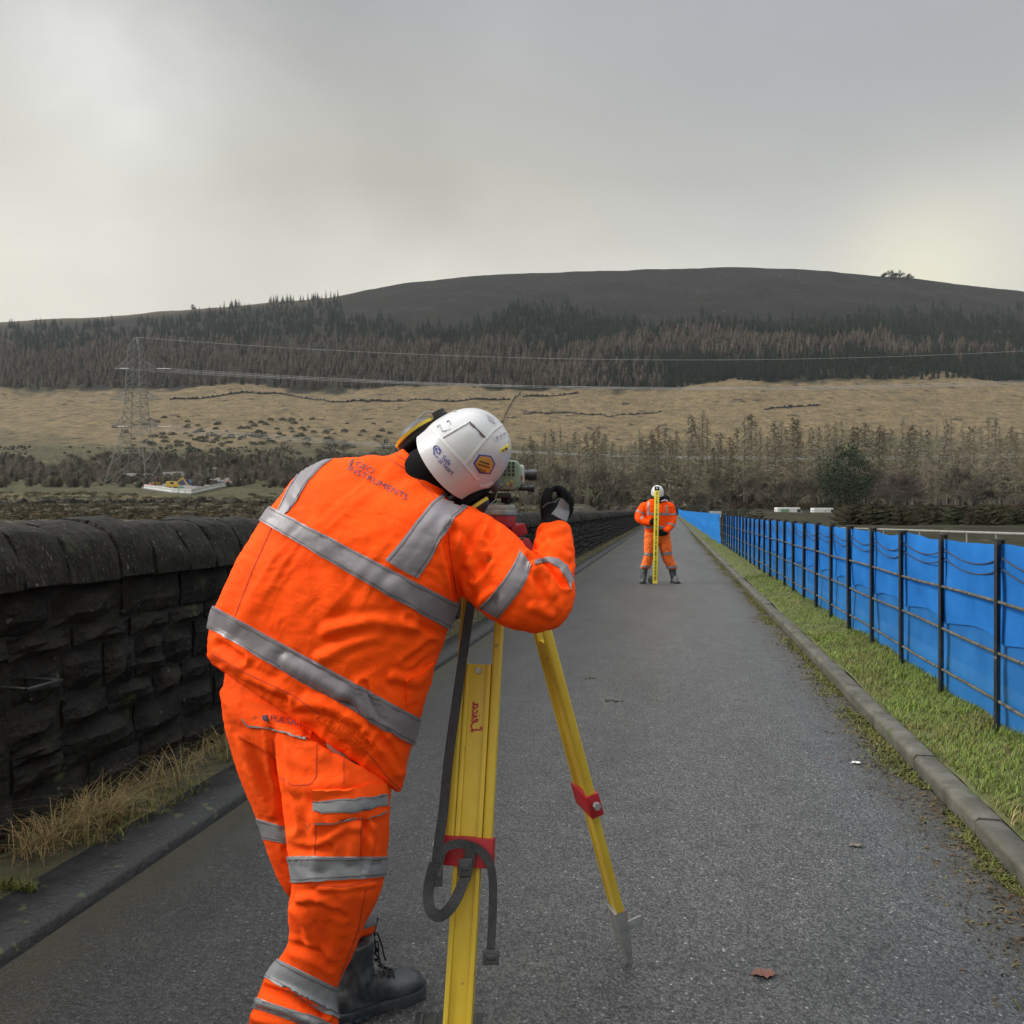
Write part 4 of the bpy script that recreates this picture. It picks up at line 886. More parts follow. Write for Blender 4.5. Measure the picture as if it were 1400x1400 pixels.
# ------------------------------------------------------------------ figure tools
def voxel(mb, size, smooth=4):
    me = mb.mesh('tmp'); bm = bmesh.new(); bm.from_mesh(me); bmesh.ops.recalc_face_normals(bm, faces=bm.faces); bm.to_mesh(me); bm.free()
    ob = bpy.data.objects.new('tmp', me); COL.objects.link(ob)
    md = ob.modifiers.new('r', 'REMESH'); md.mode = 'VOXEL'; md.voxel_size = size
    if smooth: ms = ob.modifiers.new('s', 'SMOOTH'); ms.iterations = smooth; ms.factor = .5
    dg = bpy.context.evaluated_depsgraph_get(); me2 = bpy.data.meshes.new_from_object(ob.evaluated_get(dg))
    bpy.data.objects.remove(ob); bpy.data.meshes.remove(me); me2.materials.clear(); return me2
def smooth_on(me): me.polygons.foreach_set('use_smooth', np.ones(len(me.polygons), dtype=bool)); return me
def catmull(rows, n):
    rows = np.array(rows, dtype=float); out = []
    for i in range(len(rows) - 1):
        p0, p1, p2, p3 = rows[max(i - 1, 0)], rows[i], rows[i + 1], rows[min(i + 2, len(rows) - 1)]
        for k in range(n):
            t = k / n; out.append(.5 * ((2 * p1) + (-p0 + p2) * t + (2 * p0 - 5 * p1 + 4 * p2 - p3) * t * t + (-p0 + 3 * p1 - 3 * p2 + p3) * t ** 3))
    return out + [rows[-1]]
CAMP = Vector((0, 0, EYE))
def sect_axes(uL, vL, dL, uR, vR, dR):
    a, b = P(uL, vL, dL), P(uR, vR, dR); C = (a + b) / 2; Wv = (b - a) / 2; v = (C - CAMP).normalized(); wn_ = Wv.normalized(); T = -(v - wn_ * v.dot(wn_)).normalized()
    return C, Wv, T
def loft_px(secs, n=40, sub=5, ex=2.5):
    """rows (uL,vL,dL,uR,vR,dR,thickness towards viewer,thickness away)"""
    rs = []
    for s in catmull(secs, sub):
        C, Wv, T = sect_axes(*s[:6]); r = []
        for j in range(n):
            t = 2 * math.pi * j / n; c, q = math.cos(t), math.sin(t); sx = math.copysign(abs(c) ** (2 / ex), c); sy = math.copysign(abs(q) ** (2 / ex), q)
            r.append(C + Wv * sx + T * (sy * (s[6] if sy > 0 else s[7])))
        rs.append(r)
    return rs
def chain(mb, pts, n=22, sub=5):       # rows (u, v, d, radius): swept limb with round ends
    rows = catmull(pts, sub); ps = [P(*r[:3]) for r in rows]; rr = [float(r[3]) for r in rows]
    mb.tube(ps, rr, n); mb.ball(ps[0], rr[0], 16, 10); mb.ball(ps[-1], rr[-1], 16, 10); return mb
def fold(me, folds, noise_amp=.004, nsc=(.018, .05), ang=.5, seed=0., extra=None):
    """push the cloth out along / in between creases; creases are given as image polylines (pts, height, width)"""
    n = len(me.vertices); co = np.empty(n * 3, dtype=np.float64); me.vertices.foreach_get('co', co); co = co.reshape(-1, 3)
    no = np.empty(n * 3); me.vertices.foreach_get('normal', no); no = no.reshape(-1, 3)
    x = co[:, 0] * CA + co[:, 1] * SA; d = -co[:, 0] * SA + co[:, 1] * CA; u = 700 + F * x / d; v = 697 - F * (co[:, 2] - EYE) / d
    view = co - np.array(CAMP); view /= np.linalg.norm(view, axis=1)[:, None]; facing = np.clip(-(view * no).sum(1) * 1.6, 0, 1)
    disp = np.zeros(n)
    for pts, amp, wd in folds:
        amp = amp * 1.3
        best = np.full(n, 1e9)
        for (a0, b0), (a1, b1) in zip(pts[:-1], pts[1:]):
            e = np.array((a1 - a0, b1 - b0)); L2 = (e ** 2).sum(); t = np.clip(((u - a0) * e[0] + (v - b0) * e[1]) / L2, 0, 1); dd_ = np.hypot(u - a0 - t * e[0], v - b0 - t * e[1]); best = np.minimum(best, dd_)
        q = best / wd; disp += amp * np.exp(-q * q) * facing
        disp -= amp * .55 * np.exp(-((q - 1.7) / .8) ** 2) * facing
    if noise_amp:
        ca, sa = math.cos(ang), math.sin(ang); k1, k2 = nsc
        nzv_ = np.empty(n)
        for i in range(n):
            a = (u[i] * ca + v[i] * sa) * k1; b = (-u[i] * sa + v[i] * ca) * k2
            w = noise.noise(Vector((a * .5, b * .5, d[i] * 4 + seed)))
            nzv_[i] = 1 - 2.6 * abs(noise.noise(Vector((a + w, b + w * 1.5, d[i] * 5 + seed)))) + .35 * noise.noise(Vector((a * 2.3, b * 2.3, seed + 5 + d[i] * 6)))
        disp += nzv_ * noise_amp
    if extra is not None: disp += extra(u, v, d) * facing
    co += no * disp[:, None]; me.vertices.foreach_set('co', co.ravel()); me.update(); return me
def bvh_of(me): return BVHTree.FromPolygons([v.co for v in me.vertices], [tuple(p.vertices) for p in me.polygons])
def ray_px(bvh, u, v):
    d = (P(u, v, 1.0) - CAMP).normalized(); h = bvh.ray_cast(CAMP, d); return (h[0], h[1]) if h[0] else (None, None)
def resample(pl, n):
    pl = [Vector((a, b)) for a, b in pl]; L = [0]
    for a, b in zip(pl[:-1], pl[1:]): L.append(L[-1] + (b - a).length)
    out = []
    for i in range(n):
        s = L[-1] * i / (n - 1); k = max(j for j in range(len(L)) if L[j] <= s + 1e-9); k = min(k, len(pl) - 2); t = (s - L[k]) / max(1e-9, L[k + 1] - L[k]); out.append(pl[k].lerp(pl[k + 1], t))
    return out
def solid_grid(P0, N0, off, skirt, name, m, parent, smooth=True, gap=.09):
    """grid of surface points -> thin sewn-on layer with an edge; None leaves a gap"""
    V, Fc = [], []; ni, nj = len(P0), len(P0[0]); top = {}; 
    for i in range(ni):
        for j in range(nj):
            if P0[i][j] is not None: top[(i, j)] = len(V); V.append(tuple(P0[i][j] + N0[i][j] * off))
    cells = [(i, j) for i in range(ni - 1) for j in range(nj - 1) if all(k in top for k in ((i, j), (i + 1, j), (i + 1, j + 1), (i, j + 1))) and (P0[i][j] - P0[i + 1][j + 1]).length < gap]
    if not cells: return None
    ec = {}
    for (i, j) in cells:
        q = [(i, j), (i + 1, j), (i + 1, j + 1), (i, j + 1)]; Fc.append([top[k] for k in q])
        for a, b in zip(q, q[1:] + q[:1]): ec[(a, b)] = 1
    low = {}
    for (a, b) in list(ec):
        if (b, a) in ec: continue
        for k in (a, b):
            if k not in low: low[k] = len(V); V.append(tuple(P0[k[0]][k[1]] - N0[k[0]][k[1]] * skirt))
        Fc.append([top[b], top[a], low[a], low[b]])
    me = bpy.data.meshes.new(name); me.from_pydata(V, [], Fc); me.update(); me.materials.append(m)
    bm = bmesh.new(); bm.from_mesh(me); bmesh.ops.recalc_face_normals(bm, faces=bm.faces); bm.to_mesh(me); bm.free()
    smooth_on(me); me.set_sharp_from_angle(angle=1.0); return link(name, me, parent)
def patch(bvh, A, B, name, m, parent, off=.003, ni=30, nj=6, skirt=.004, lim=None):
    A, B = resample(A, ni), resample(B, ni); G, N = [], []
    for a, b in zip(A, B):
        g, nn = [], []
        for j in range(nj):
            q = a.lerp(b, j / (nj - 1)); h, n_ = ray_px(bvh, q.x, q.y)
            if h is not None and n_.dot(h - CAMP) > 0: n_ = -n_
            g.append(h); nn.append(n_)
        G.append(g); N.append(nn)
    o = solid_grid(G, N, off, skirt, name, m, parent)
    if name == 'reflective_band' and o and ni >= 26 and (A[0] - B[0]).length > 12:
        for t in (.08, .89): patch(bvh, [tuple(a.lerp(b, t)) for a, b in zip(A, B)], [tuple(a.lerp(b, t + .035)) for a, b in zip(A, B)], 'stitching', m_stitch, o, off + .0007, ni, 2, .001)
    return o
def strip(bvh, pts, wpx, name, m, parent, off=.003, ni=24, nj=3):
    q = resample(pts, ni); A, B = [], []
    for i, p in enumerate(q):
        t = (q[min(i + 1, ni - 1)] - q[max(i - 1, 0)]).normalized(); nrm = Vector((-t.y, t.x)) * wpx / 2; A.append(p + nrm); B.append(p - nrm)
    return patch(bvh, [tuple(a) for a in A], [tuple(a) for a in B], name, m, parent, off, ni, nj, .003)
def ring_band(bvh, rows, name, m, parent, off=.003, n=72, rmax=1.5, tmax=.3, th=(0, 360), gap=.045, stitch=True):
    """rows: image lines (uL,vL,dL,uR,vR,dR) top to bottom; the band runs right round the limb"""
    G, N = [], []
    rws = catmull(rows, 3) if len(rows) > 2 else [np.array(rows[0]) * (1 - t) + np.array(rows[1]) * t for t in np.linspace(0, 1, 10)]
    for k in range(n + 1):
        t = math.radians(th[0] + (th[1] - th[0]) * k / n); g, nn = [], []
        for s in rws:
            C, Wv, T = sect_axes(*s); d = (Wv.normalized() * math.cos(t) + T * math.sin(t)).normalized(); h = bvh.ray_cast(C, d)
            lim = max(abs(math.cos(t)) * Wv.length * rmax, 0) + abs(math.sin(t)) * tmax
            ok = h[0] is not None and h[3] < lim
            g.append(h[0] if ok else None); n_ = h[1] if ok else None
            if ok and n_.dot(d) < 0: n_ = -n_
            nn.append(n_)
        G.append(g); N.append(nn)
    o = solid_grid(G, N, off, .006, name, m, parent, gap=gap)
    if stitch and o:
        a, b = np.array(rows[0], dtype=float), np.array(rows[-1], dtype=float)
        for t in (.10, .87): ring_band(bvh, [a + (b - a) * t, a + (b - a) * (t + .035)], 'stitching', m_stitch, o, off + .0007, n, rmax, tmax, th, gap, False)
    return o
def text_mesh(s, size=1.0, bold=0.0):
    cu = bpy.data.curves.new('t', 'FONT'); cu.body = s; cu.size = size; cu.offset = bold; ob = bpy.data.objects.new('t', cu); COL.objects.link(ob)
    dg = bpy.context.evaluated_depsgraph_get(); me = bpy.data.meshes.new_from_object(ob.evaluated_get(dg)); bpy.data.objects.remove(ob); bpy.data.curves.remove(cu)
    bm = bmesh.new(); bm.from_mesh(me); bmesh.ops.triangulate(bm, faces=bm.faces)
    for _ in range(2): bmesh.ops.subdivide_edges(bm, edges=[e for e in bm.edges if e.calc_length() > .22 * size], cuts=1)
    bm.to_mesh(me); bm.free(); return me
def text_px(bvh, s, u0, v0, ang, h, name, m, parent, off=.0035, width=None, bold=0.0):
    """lettering h px tall (cap height), baseline starting at (u0, v0), printed on the surface"""
    me = text_mesh(s, 1.0, bold); xs = [v.co.x for v in me.vertices]; x0, x1 = min(xs), max(xs); ky = h / .73; kx = ky if width is None else width / (x1 - x0)
    ca, sa = math.cos(ang), math.sin(ang); nav = Vector()
    for v in me.vertices:
        x, y = (v.co.x - x0) * kx, v.co.y * ky; hit, n_ = ray_px(bvh, u0 + x * ca + y * sa, v0 + x * sa - y * ca)
        if hit is not None: nav += n_ if n_.dot(hit - CAMP) < 0 else -n_
    nav.normalize()
    for v in me.vertices:
        x, y = (v.co.x - x0) * kx, v.co.y * ky; hit, n_ = ray_px(bvh, u0 + x * ca + y * sa, v0 + x * sa - y * ca)
        if hit is None: hit, n_ = ray_px(bvh, u0, v0)
        v.co = hit + nav * off
    me.materials.clear(); me.materials.append(m); return link(name, me, parent)
# ------------------------------------------------------------------ cloth
def cloth(name, c1, c2, rough=.8, weave=900, dirt=None, sheen=.0, crumple=.17):
    m = mat(name, [c1, c2], 7, rough, .22, 260, bdist=.003, spec=.08, speck=dirt); t = m.node_tree; b = t.nodes['Principled BSDF']; L = t.links.new
    # crumple: ridged noise as fine creases
    g = t.nodes.new('ShaderNodeNewGeometry'); n = t.nodes.new('ShaderNodeTexNoise'); n.inputs['Scale'].default_value = 13; n.inputs['Detail'].default_value = 3; n.inputs['Distortion'].default_value = .7; L(g.outputs['Position'], n.inputs['Vector'])
    a = t.nodes.new('ShaderNodeMath'); a.operation = 'SUBTRACT'; L(n.outputs['Fac'], a.inputs[0]); a.inputs[1].default_value = .5; a2 = t.nodes.new('ShaderNodeMath'); a2.operation = 'ABSOLUTE'; L(a.outputs[0], a2.inputs[0]); a3 = t.nodes.new('ShaderNodeMath'); a3.operation = 'POWER'; L(a2.outputs[0], a3.inputs[0]); a3.inputs[1].default_value = .7
    bp = t.nodes.new('ShaderNodeBump'); bp.inputs['Strength'].default_value = crumple; bp.inputs['Distance'].default_value = .022; bp.invert = True; L(a3.outputs[0], bp.inputs['Height'])
    old = b.inputs['Normal'].links[0].from_node; L(bp.outputs[0], old.inputs['Normal'])
    if sheen: b.inputs['Sheen Weight'].default_value = sheen
    return m
m_or = cloth('orange_hivis_cloth', (.95, .072, .004), (1.0, .095, .006), .75, dirt=[((.30, .055, .012), 13, .745)])
m_or2 = cloth('orange_trouser_cloth', (.86, .072, .006), (.94, .098, .010), .78, dirt=[((.26, .055, .016), 10, .715)])
m_tape = mat('reflective_tape', [(.155, .138, .15), (.205, .185, .2)], 9, .5, .25, 30, bdist=.008, metal=.05, rvar=.08)
m_tape2 = mat('silver_reflective_tape', [(.185, .19, .197), (.26, .266, .272)], 12, .45, .3, 28, bdist=.008, metal=.12, rvar=.08, speck=[((.12, .11, .10), 22, .68)])
m_stitch = mat('tape_stitching', [(.07, .062, .066), (.10, .09, .095)], 300, .8)
m_navy = mat('navy_print', [(.025, .03, .06)], 5, .7)
m_seam = mat('seam_thread', [(.45, .035, .004), (.55, .05, .006)], 30, .9)
m_pipe_g = mat('grey_piping', [(.16, .16, .16), (.22, .22, .22)], 9, .6)
m_black = cloth('black_knit', (.006, .006, .007), (.014, .014, .015), .9)
m_grey_f = cloth('grey_palm_suede', (.13, .133, .138), (.185, .19, .195), .85)
m_skin = mat('skin', [(.36, .19, .13), (.45, .25, .18)], 6, .55)
m_hel = mat('white_helmet_shell', [(.46, .46, .47), (.54, .54, .54)], 3, .28, .0, spec=.5, rvar=.06, speck=[((.45, .44, .42), 40, .72)])
m_hel2 = mat('white_helmet_ridge', [(.56, .56, .57), (.62, .62, .62)], 3, .3)
m_bp = mat('black_plastic', [(.010, .010, .011), (.018, .018, .019)], 20, .4, .2, 200, bdist=.001)
m_gp = mat('grey_plastic', [(.05, .05, .052), (.075, .075, .078)], 20, .5)
m_mar = mat('maroon_plastic', [(.06, .025, .025), (.09, .04, .04)], 10, .4)
m_yel = mat('yellow_plastic', [(.46, .31, .018), (.56, .40, .025)], 10, .45)
m_boot = mat('dusty_black_leather', [(.018, .019, .021), (.035, .039, .043), (.105, .114, .122)], 9, .55, .6, 60, bdist=.004, rvar=.12, speck=[((.12, .128, .135), 6, .52)])
m_sole = mat('worn_rubber_sole', [(.02, .024, .028), (.055, .062, .068)], 16, .75, .5, 80, bdist=.004, speck=[((.05, .09, .13), 9, .66)])
m_lace = mat('black_lace', [(.008, .008, .009), (.016, .016, .016)], 60, .8)
# ------------------------------------------------------------------ the surveyor bending over the level
S_FOOT = W(-.55, 2.15, 0)
sv = empty('person', S_FOOT, 'person in orange jacket and white helmet bending over the tripod seen from behind', 'person')
# body (under the clothes): pelvis, spine, neck, head, arms, legs as one surface
bd = MB()
chain(bd, [(430, 980, 2.12, .11), (470, 850, 2.13, .13), (510, 760, 2.14, .13), (550, 690, 2.17, .10), (590, 650, 2.18, .055), (615, 634, 2.18, .055)])
bd.ball(P(634, 624, 2.22), (.08, .10, .09)); bd.ball(P(650, 640, 2.30), (.05, .05, .06)); bd.ball(P(652, 632, 2.335), (.016, .022, .018)); bd.ball(P(640, 655, 2.26), (.03, .03, .03))
chain(bd, [(630, 748, 2.12, .06), (695, 800, 2.02, .055), (745, 820, 2.0, .045), (756, 775, 2.06, .034), (758, 738, 2.13, .022)])
chain(bd, [(450, 660, 2.2, .07), (385, 735, 2.34, .05), (480, 735, 2.45, .042), (600, 692, 2.43, .026), (622, 686, 2.41, .022)])
chain(bd, [(470, 1040, 2.05, .10), (462, 1190, 2.0, .065), (425, 1330, 2.02, .055), (398, 1440, 2.03, .045)])
chain(bd, [(395, 1000, 2.2, .085), (412, 1150, 2.25, .05), (470, 1280, 2.28, .05), (476, 1370, 2.28, .045)])
me = smooth_on(voxel(bd, .012, 3)); me.materials.append(m_skin); link('body', me, sv)
# jacket -----------------------------------------------------------
J = [(290, 906, 2.18, 546, 1083, 2.03, .14, .18), (292, 884, 2.18, 553, 1050, 2.02, .165, .18), (297, 853, 2.18, 564, 1004, 2.01, .16, .19), (315, 812, 2.18, 583, 930, 2.01, .17, .19),
     (343, 764, 2.18, 604, 866, 2.0, .175, .19), (372, 716, 2.18, 628, 806, 2.0, .17, .19), (395, 684, 2.18, 654, 762, 2.01, .155, .18), (412, 656, 2.18, 668, 730, 2.03, .135, .16), (442, 634, 2.18, 666, 712, 2.06, .10, .13), (492, 626, 2.17, 640, 699, 2.09, .08, .11), (535, 624, 2.16, 612, 687, 2.12, .062, .08), (552, 616, 2.16, 612, 674, 2.13, .055, .07)]
jk = MB(); jk.rings(loft_px(J, 48, 6, 2.6))
RS = [(630, 742, 2.10, .104), (660, 764, 2.06, .108), (688, 792, 2.01, .105), (716, 812, 1.985, .098), (738, 822, 1.985, .082), (750, 812, 2.0, .071), (754, 788, 2.04, .063), (756, 758, 2.09, .060), (757, 744, 2.12, .056), (758, 734, 2.14, .053)]
chain(jk, RS, 26, 5)
LS = [(462, 672, 2.2, .09), (424, 712, 2.28, .082), (400, 738, 2.36, .074), (430, 745, 2.46, .07), (520, 725, 2.47, .062), (585, 700, 2.44, .055)]
chain(jk, LS, 22, 5)
me = voxel(jk, .0062, 7)
FJ = [([(448, 862), (510, 850), (566, 856)], .007, 9), ([(440, 900), (480, 878), (520, 868)], .006, 8), ([(395, 905), (430, 925), (470, 948)], .007, 8), ([(560, 846), (590, 862), (606, 866)], -.006, 5),
      ([(402, 960), (440, 962), (500, 990)], .007, 8), ([(470, 958), (500, 985), (524, 1000)], -.006, 5), ([(498, 935), (520, 985)], -.006, 5), ([(538, 925), (570, 930), (592, 905)], .007, 7), ([(556, 905), (590, 880)], -.006, 5),
      ([(618, 724), (612, 750), (620, 786), (628, 818)], -.012, 6), ([(626, 740), (650, 790), (668, 840)], .007, 8), ([(642, 770), (655, 742), (664, 728)], .008, 7), ([(648, 790), (668, 762)], -.007, 5), ([(654, 826), (672, 810)], .006, 6),
      ([(704, 702), (716, 718), (734, 744)], .006, 5), ([(690, 700), (676, 716), (668, 735)], -.006, 5),
      ([(722, 762), (745, 772), (772, 800)], -.012, 4), ([(728, 775), (748, 790), (756, 812)], .008, 6), ([(735, 790), (742, 820)], -.006, 5), ([(728, 830), (752, 840)], .005, 6),
      ([(733, 740), (752, 728), (768, 724)], .006, 5), ([(735, 757), (750, 742), (776, 762)], .006, 5), ([(730, 748), (745, 736)], -.004, 4),
      ([(300, 880), (330, 900)], -.008, 6), ([(296, 895), (340, 925), (400, 950)], .006, 7), ([(520, 1010), (545, 1050)], -.008, 6), ([(500, 1000), (530, 1030), (552, 1062)], .007, 6),
      ([(392, 660), (408, 690)], -.004, 6), ([(470, 770), (540, 810)], .004, 12), ([(380, 760), (350, 820), (330, 850)], .004, 14), ([(430, 720), (450, 760), (455, 820)], .0035, 12), ([(540, 800), (560, 850)], .004, 10)]
def elastic(u, v, d):                  # gathered waistband at the right hip of the hem
    q = ((u - 437) * .80 + (v - 975) * .60); w = (-(u - 437) * .60 + (v - 975) * .80)
    return np.where((q > 0) & (q < 86) & (np.abs(w) < 11), .0035 * np.sin(q * 1.25), 0)
fold(me, FJ, .0030, (.010, .034), -.75, 2., elastic)
fold(me, [], .0013, (.04, .10), .35, 6.); smooth_on(me); me.materials.append(m_or); jacket = link('jacket', me, sv); jb = bvh_of(me)
tb = []
ring_band(jb, [(381, 699, 2.18, 627, 826, 2.0), (368, 719, 2.18, 612, 860, 2.0)], 'reflective_band', m_tape, jacket, .0058, 200, 1.25, .27)
ring_band(jb, [(297, 831, 2.18, 577, 984, 2.01), (285, 858, 2.18, 563, 1018, 2.01)], 'reflective_band', m_tape, jacket, .0062, 200, 1.3, .30)
patch(jb, [(527, 766), (548, 742), (570, 712), (590, 688), (606, 675), (618, 668)], [(571, 791), (590, 763), (607, 730), (622, 708), (645, 689), (664, 681)], 'reflective_band', m_tape, jacket, .0046, 44, 12)
patch(jb, [(371, 714), (380, 698), (394, 668), (412, 642), (432, 626), (448, 620)], [(394, 700), (404, 688), (420, 660), (440, 638), (462, 623), (484, 617)], 'reflective_band', m_tape, jacket, .0034, 30, 10)
patch(jb, [(655, 830), (668, 818), (688, 794), (702, 772), (711, 753)], [(681, 845), (694, 830), (711, 808), (721, 790), (726.5, 772)], 'reflective_band', m_tape, jacket, .0034, 34, 12)
patch(jb, [(731, 766), (747, 762), (763, 764), (775, 774), (783, 790)], [(731, 772), (750, 768), (764, 777), (774, 790), (780, 806)], 'reflective_band', m_tape, jacket, .0034, 34, 8)
# stitching lines, hem, collar seam, side pocket
for pts in ([(289, 894), (340, 922), (400, 950), (436, 976)], [(500, 1026), (530, 1062), (548, 1080)], [(541, 622), (575, 640), (604, 668), (612, 684)], [(532, 627), (560, 645), (588, 672), (600, 690)], [(612, 722), (616, 760), (624, 812)], [(371, 722), (345, 780), (318, 850)]):
    strip(jb, pts, 1.6, 'seam', m_seam, jacket, .0012, 30)
patch(jb, [(555, 930), (575, 922), (592, 905)], [(555, 962), (572, 955), (586, 942)], 'pocket_flap', m_or, jacket, .006, 14, 8)
text_px(jb, 'GEO', 485.5, 637.2, .45, 8.3, 'printed_text', m_navy, jacket, .0022, 26)
text_px(jb, 'INSTRUMENTS', 474.5, 643.2, .47, 8.5, 'printed_text', m_navy, jacket, .0022, 91)
m_flame = mat('ember_print', [(.30, .06, .02), (.45, .22, .02)], 60, .7)
strip(jb, [(479, 637), (481.5, 633), (482, 628)], 2.0, 'printed_emblem', m_navy, jacket, .002, 10)
strip(jb, [(476, 634), (478, 631), (479, 629)], 1.6, 'printed_emblem', m_flame, jacket, .002, 8)
# black neck gaiter between collar and helmet
ng = MB(); chain(ng, [(574, 650, 2.14, .072), (600, 640, 2.155, .088), (622, 630, 2.18, .095)], 24, 4); me = smooth_on(voxel(ng, .009, 4)); me.materials.append(m_black); link('neck_gaiter', me, sv)
# trousers ----------------------------------------------------------
tr = MB()
tr.rings(loft_px([(316, 880, 2.18, 535, 1030, 2.05, .085, .13), (310, 925, 2.18, 532, 1070, 2.03, .10, .14), (310, 968, 2.18, 528, 1098, 2.02, .12, .13), (330, 1010, 2.17, 528, 1110, 2.02, .11, .12)], 40, 5, 2.5))
RL = [(372, 985, 2.10, 534, 1070, 2.0, .13, .13), (384, 1040, 2.06, 530, 1098, 1.98, .13, .13), (394, 1110, 2.03, 527, 1140, 1.97, .125, .125), (402, 1172, 2.02, 522, 1184, 1.97, .118, .118), (405, 1210, 2.0, 515, 1222, 1.96, .11, .11), (398, 1246, 2.0, 499, 1258, 1.98, .10, .105), (398, 1280, 2.02, 480, 1306, 2.0, .088, .10), (388, 1304, 2.03, 464, 1338, 2.01, .085, .095), (368, 1330, 2.04, 455, 1372, 2.02, .088, .09), (355, 1362, 2.04, 462, 1398, 2.02, .10, .10), (343, 1400, 2.04, 452, 1436, 2.02, .105, .105), (345, 1440, 2.04, 440, 1470, 2.03, .10, .10)]
tr.rings(loft_px(RL, 36, 5, 2.3))
LL = [(304, 945, 2.2, 430, 1010, 2.16, .12, .13), (314, 1010, 2.22, 430, 1060, 2.18, .115, .12), (335, 1070, 2.23, 440, 1100, 2.2, .11, .11), (357, 1128, 2.24, 446, 1146, 2.22, .095, .10), (372, 1178, 2.25, 458, 1196, 2.23, .09, .09), (398, 1226, 2.27, 482, 1234, 2.25, .085, .085), (430, 1262, 2.29, 509, 1248, 2.27, .078, .078), (448, 1298, 2.29, 508, 1276, 2.28, .072, .07)]
tr.rings(loft_px(LL, 32, 5, 2.2))
me = voxel(tr, .0075, 5)
FT = [([(436, 1215), (470, 1214), (512, 1208)], .005, 4), ([(408, 1230), (430, 1226), (455, 1240)], .006, 6), ([(400, 1245), (420, 1262), (425, 1290)], .006, 7), ([(440, 1236), (470, 1252)], -.004, 5), ([(398, 1292), (425, 1300), (452, 1318)], -.006, 6), ([(470, 1225), (465, 1270), (452, 1310)], .004, 9),
      ([(362, 1350), (400, 1362), (440, 1388)], -.014, 5), ([(350, 1366), (380, 1374), (430, 1394)], .012, 7), ([(346, 1390), (400, 1400)], .008, 8), ([(500, 1120), (498, 1160), (494, 1190)], -.006, 4), ([(488, 1130), (480, 1170)], .006, 8), ([(508, 1130), (512, 1170)], .007, 7),
      ([(376, 995), (384, 1060), (396, 1130)], -.012, 7), ([(390, 1070), (420, 1078), (470, 1070)], .005, 10), ([(405, 1000), (440, 1030)], .004, 10), ([(440, 1150), (475, 1130), (492, 1128)], .005, 6), ([(500, 1128), (512, 1150), (510, 1180)], -.005, 4), ([(330, 1010), (350, 1070), (372, 1110)], .006, 8), ([(395, 1160), (420, 1165), (450, 1160)], -.005, 6), ([(376, 1196), (392, 1220)], .006, 6), ([(430, 1120), (436, 1180)], .005, 8)]
fold(me, FT, .0026, (.012, .034), 1.0, 9.)
fold(me, [], .0012, (.045, .10), -.3, 4.); smooth_on(me); me.materials.append(m_or2); trs = link('trousers', me, sv); tb_ = bvh_of(me)
ring_band(tb_, [(396, 1171, 2.02, 524, 1171, 1.97), (402, 1206, 2.01, 520, 1198, 1.97)], 'reflective_band', m_tape2, trs, .0048, 110, 1.5, .22)
ring_band(tb_, [(354, 1120, 2.24, 446, 1146, 2.22), (362, 1147, 2.24, 448, 1164, 2.22)], 'reflective_band', m_tape2, trs, .003, 60, 1.3, .125)
ring_band(tb_, [(376, 1309, 2.03, 464, 1352, 2.01), (364, 1338, 2.04, 450, 1386, 2.02)], 'reflective_band', m_tape2, trs, .0045, 90, 1.5, .2)
ring_band(tb_, [(356, 1366, 2.04, 462, 1402, 2.02), (352, 1380, 2.04, 458, 1416, 2.02)], 'reflective_band', m_tape2, trs, .0045, 90, 1.5, .2)
ring_band(tb_, [(428, 1262, 2.29, 509, 1244, 2.27), (446, 1286, 2.29, 508, 1266, 2.28)], 'reflective_band', m_tape2, trs, .003, 48, 1.5, .2)
patch(tb_, [(429, 1079), (475, 1078), (524, 1071)], [(430, 1124), (478, 1121), (526, 1108)], 'pocket_flap', m_or2, trs, .010, 26, 10, .004)
patch(tb_, [(429.5, 1093), (475, 1092), (525, 1085)], [(430, 1110), (478, 1109), (526, 1101)], 'reflective_band', m_tape2, trs, .0125, 26, 6, .002)
strip(tb_, [(430, 1125), (478, 1122), (526, 1109)], 2.2, 'piping', m_pipe_g, trs, .009, 30)
patch(tb_, [(334, 955), (380, 965), (430, 985)], [(334, 989), (380, 997), (424, 1012)], 'pocket_flap', m_or2, trs, .007, 24, 8, .004)
strip(tb_, [(333, 982), (340, 991), (384, 999), (418, 1011)], 2.0, 'piping', m_pipe_g, trs, .007, 34)
text_px(tb_, 'PULSAR', 371, 987, .18, 8.5, 'printed_text', m_navy, trs, .0125, 44)
for k in range(3): strip(tb_, [(362 + 2.6 * k, 979 + .4 * k), (363 + 2.6 * k, 986 + .4 * k)], 1.5, 'printed_emblem', m_navy, trs, .0095, 5)
for pts in ([(372, 1010), (378, 1060), (400, 1074), (425, 1072), (432, 1062), (433, 1012)], [(432, 1126), (430, 1172)], [(470, 1010), (470, 1070)], [(494, 1122), (493, 1172)], [(430, 1210), (470, 1212), (516, 1203)], [(500, 1215), (490, 1270), (465, 1335)]):
    strip(tb_, pts, 1.5, 'seam', m_seam, trs, .0012, 34)
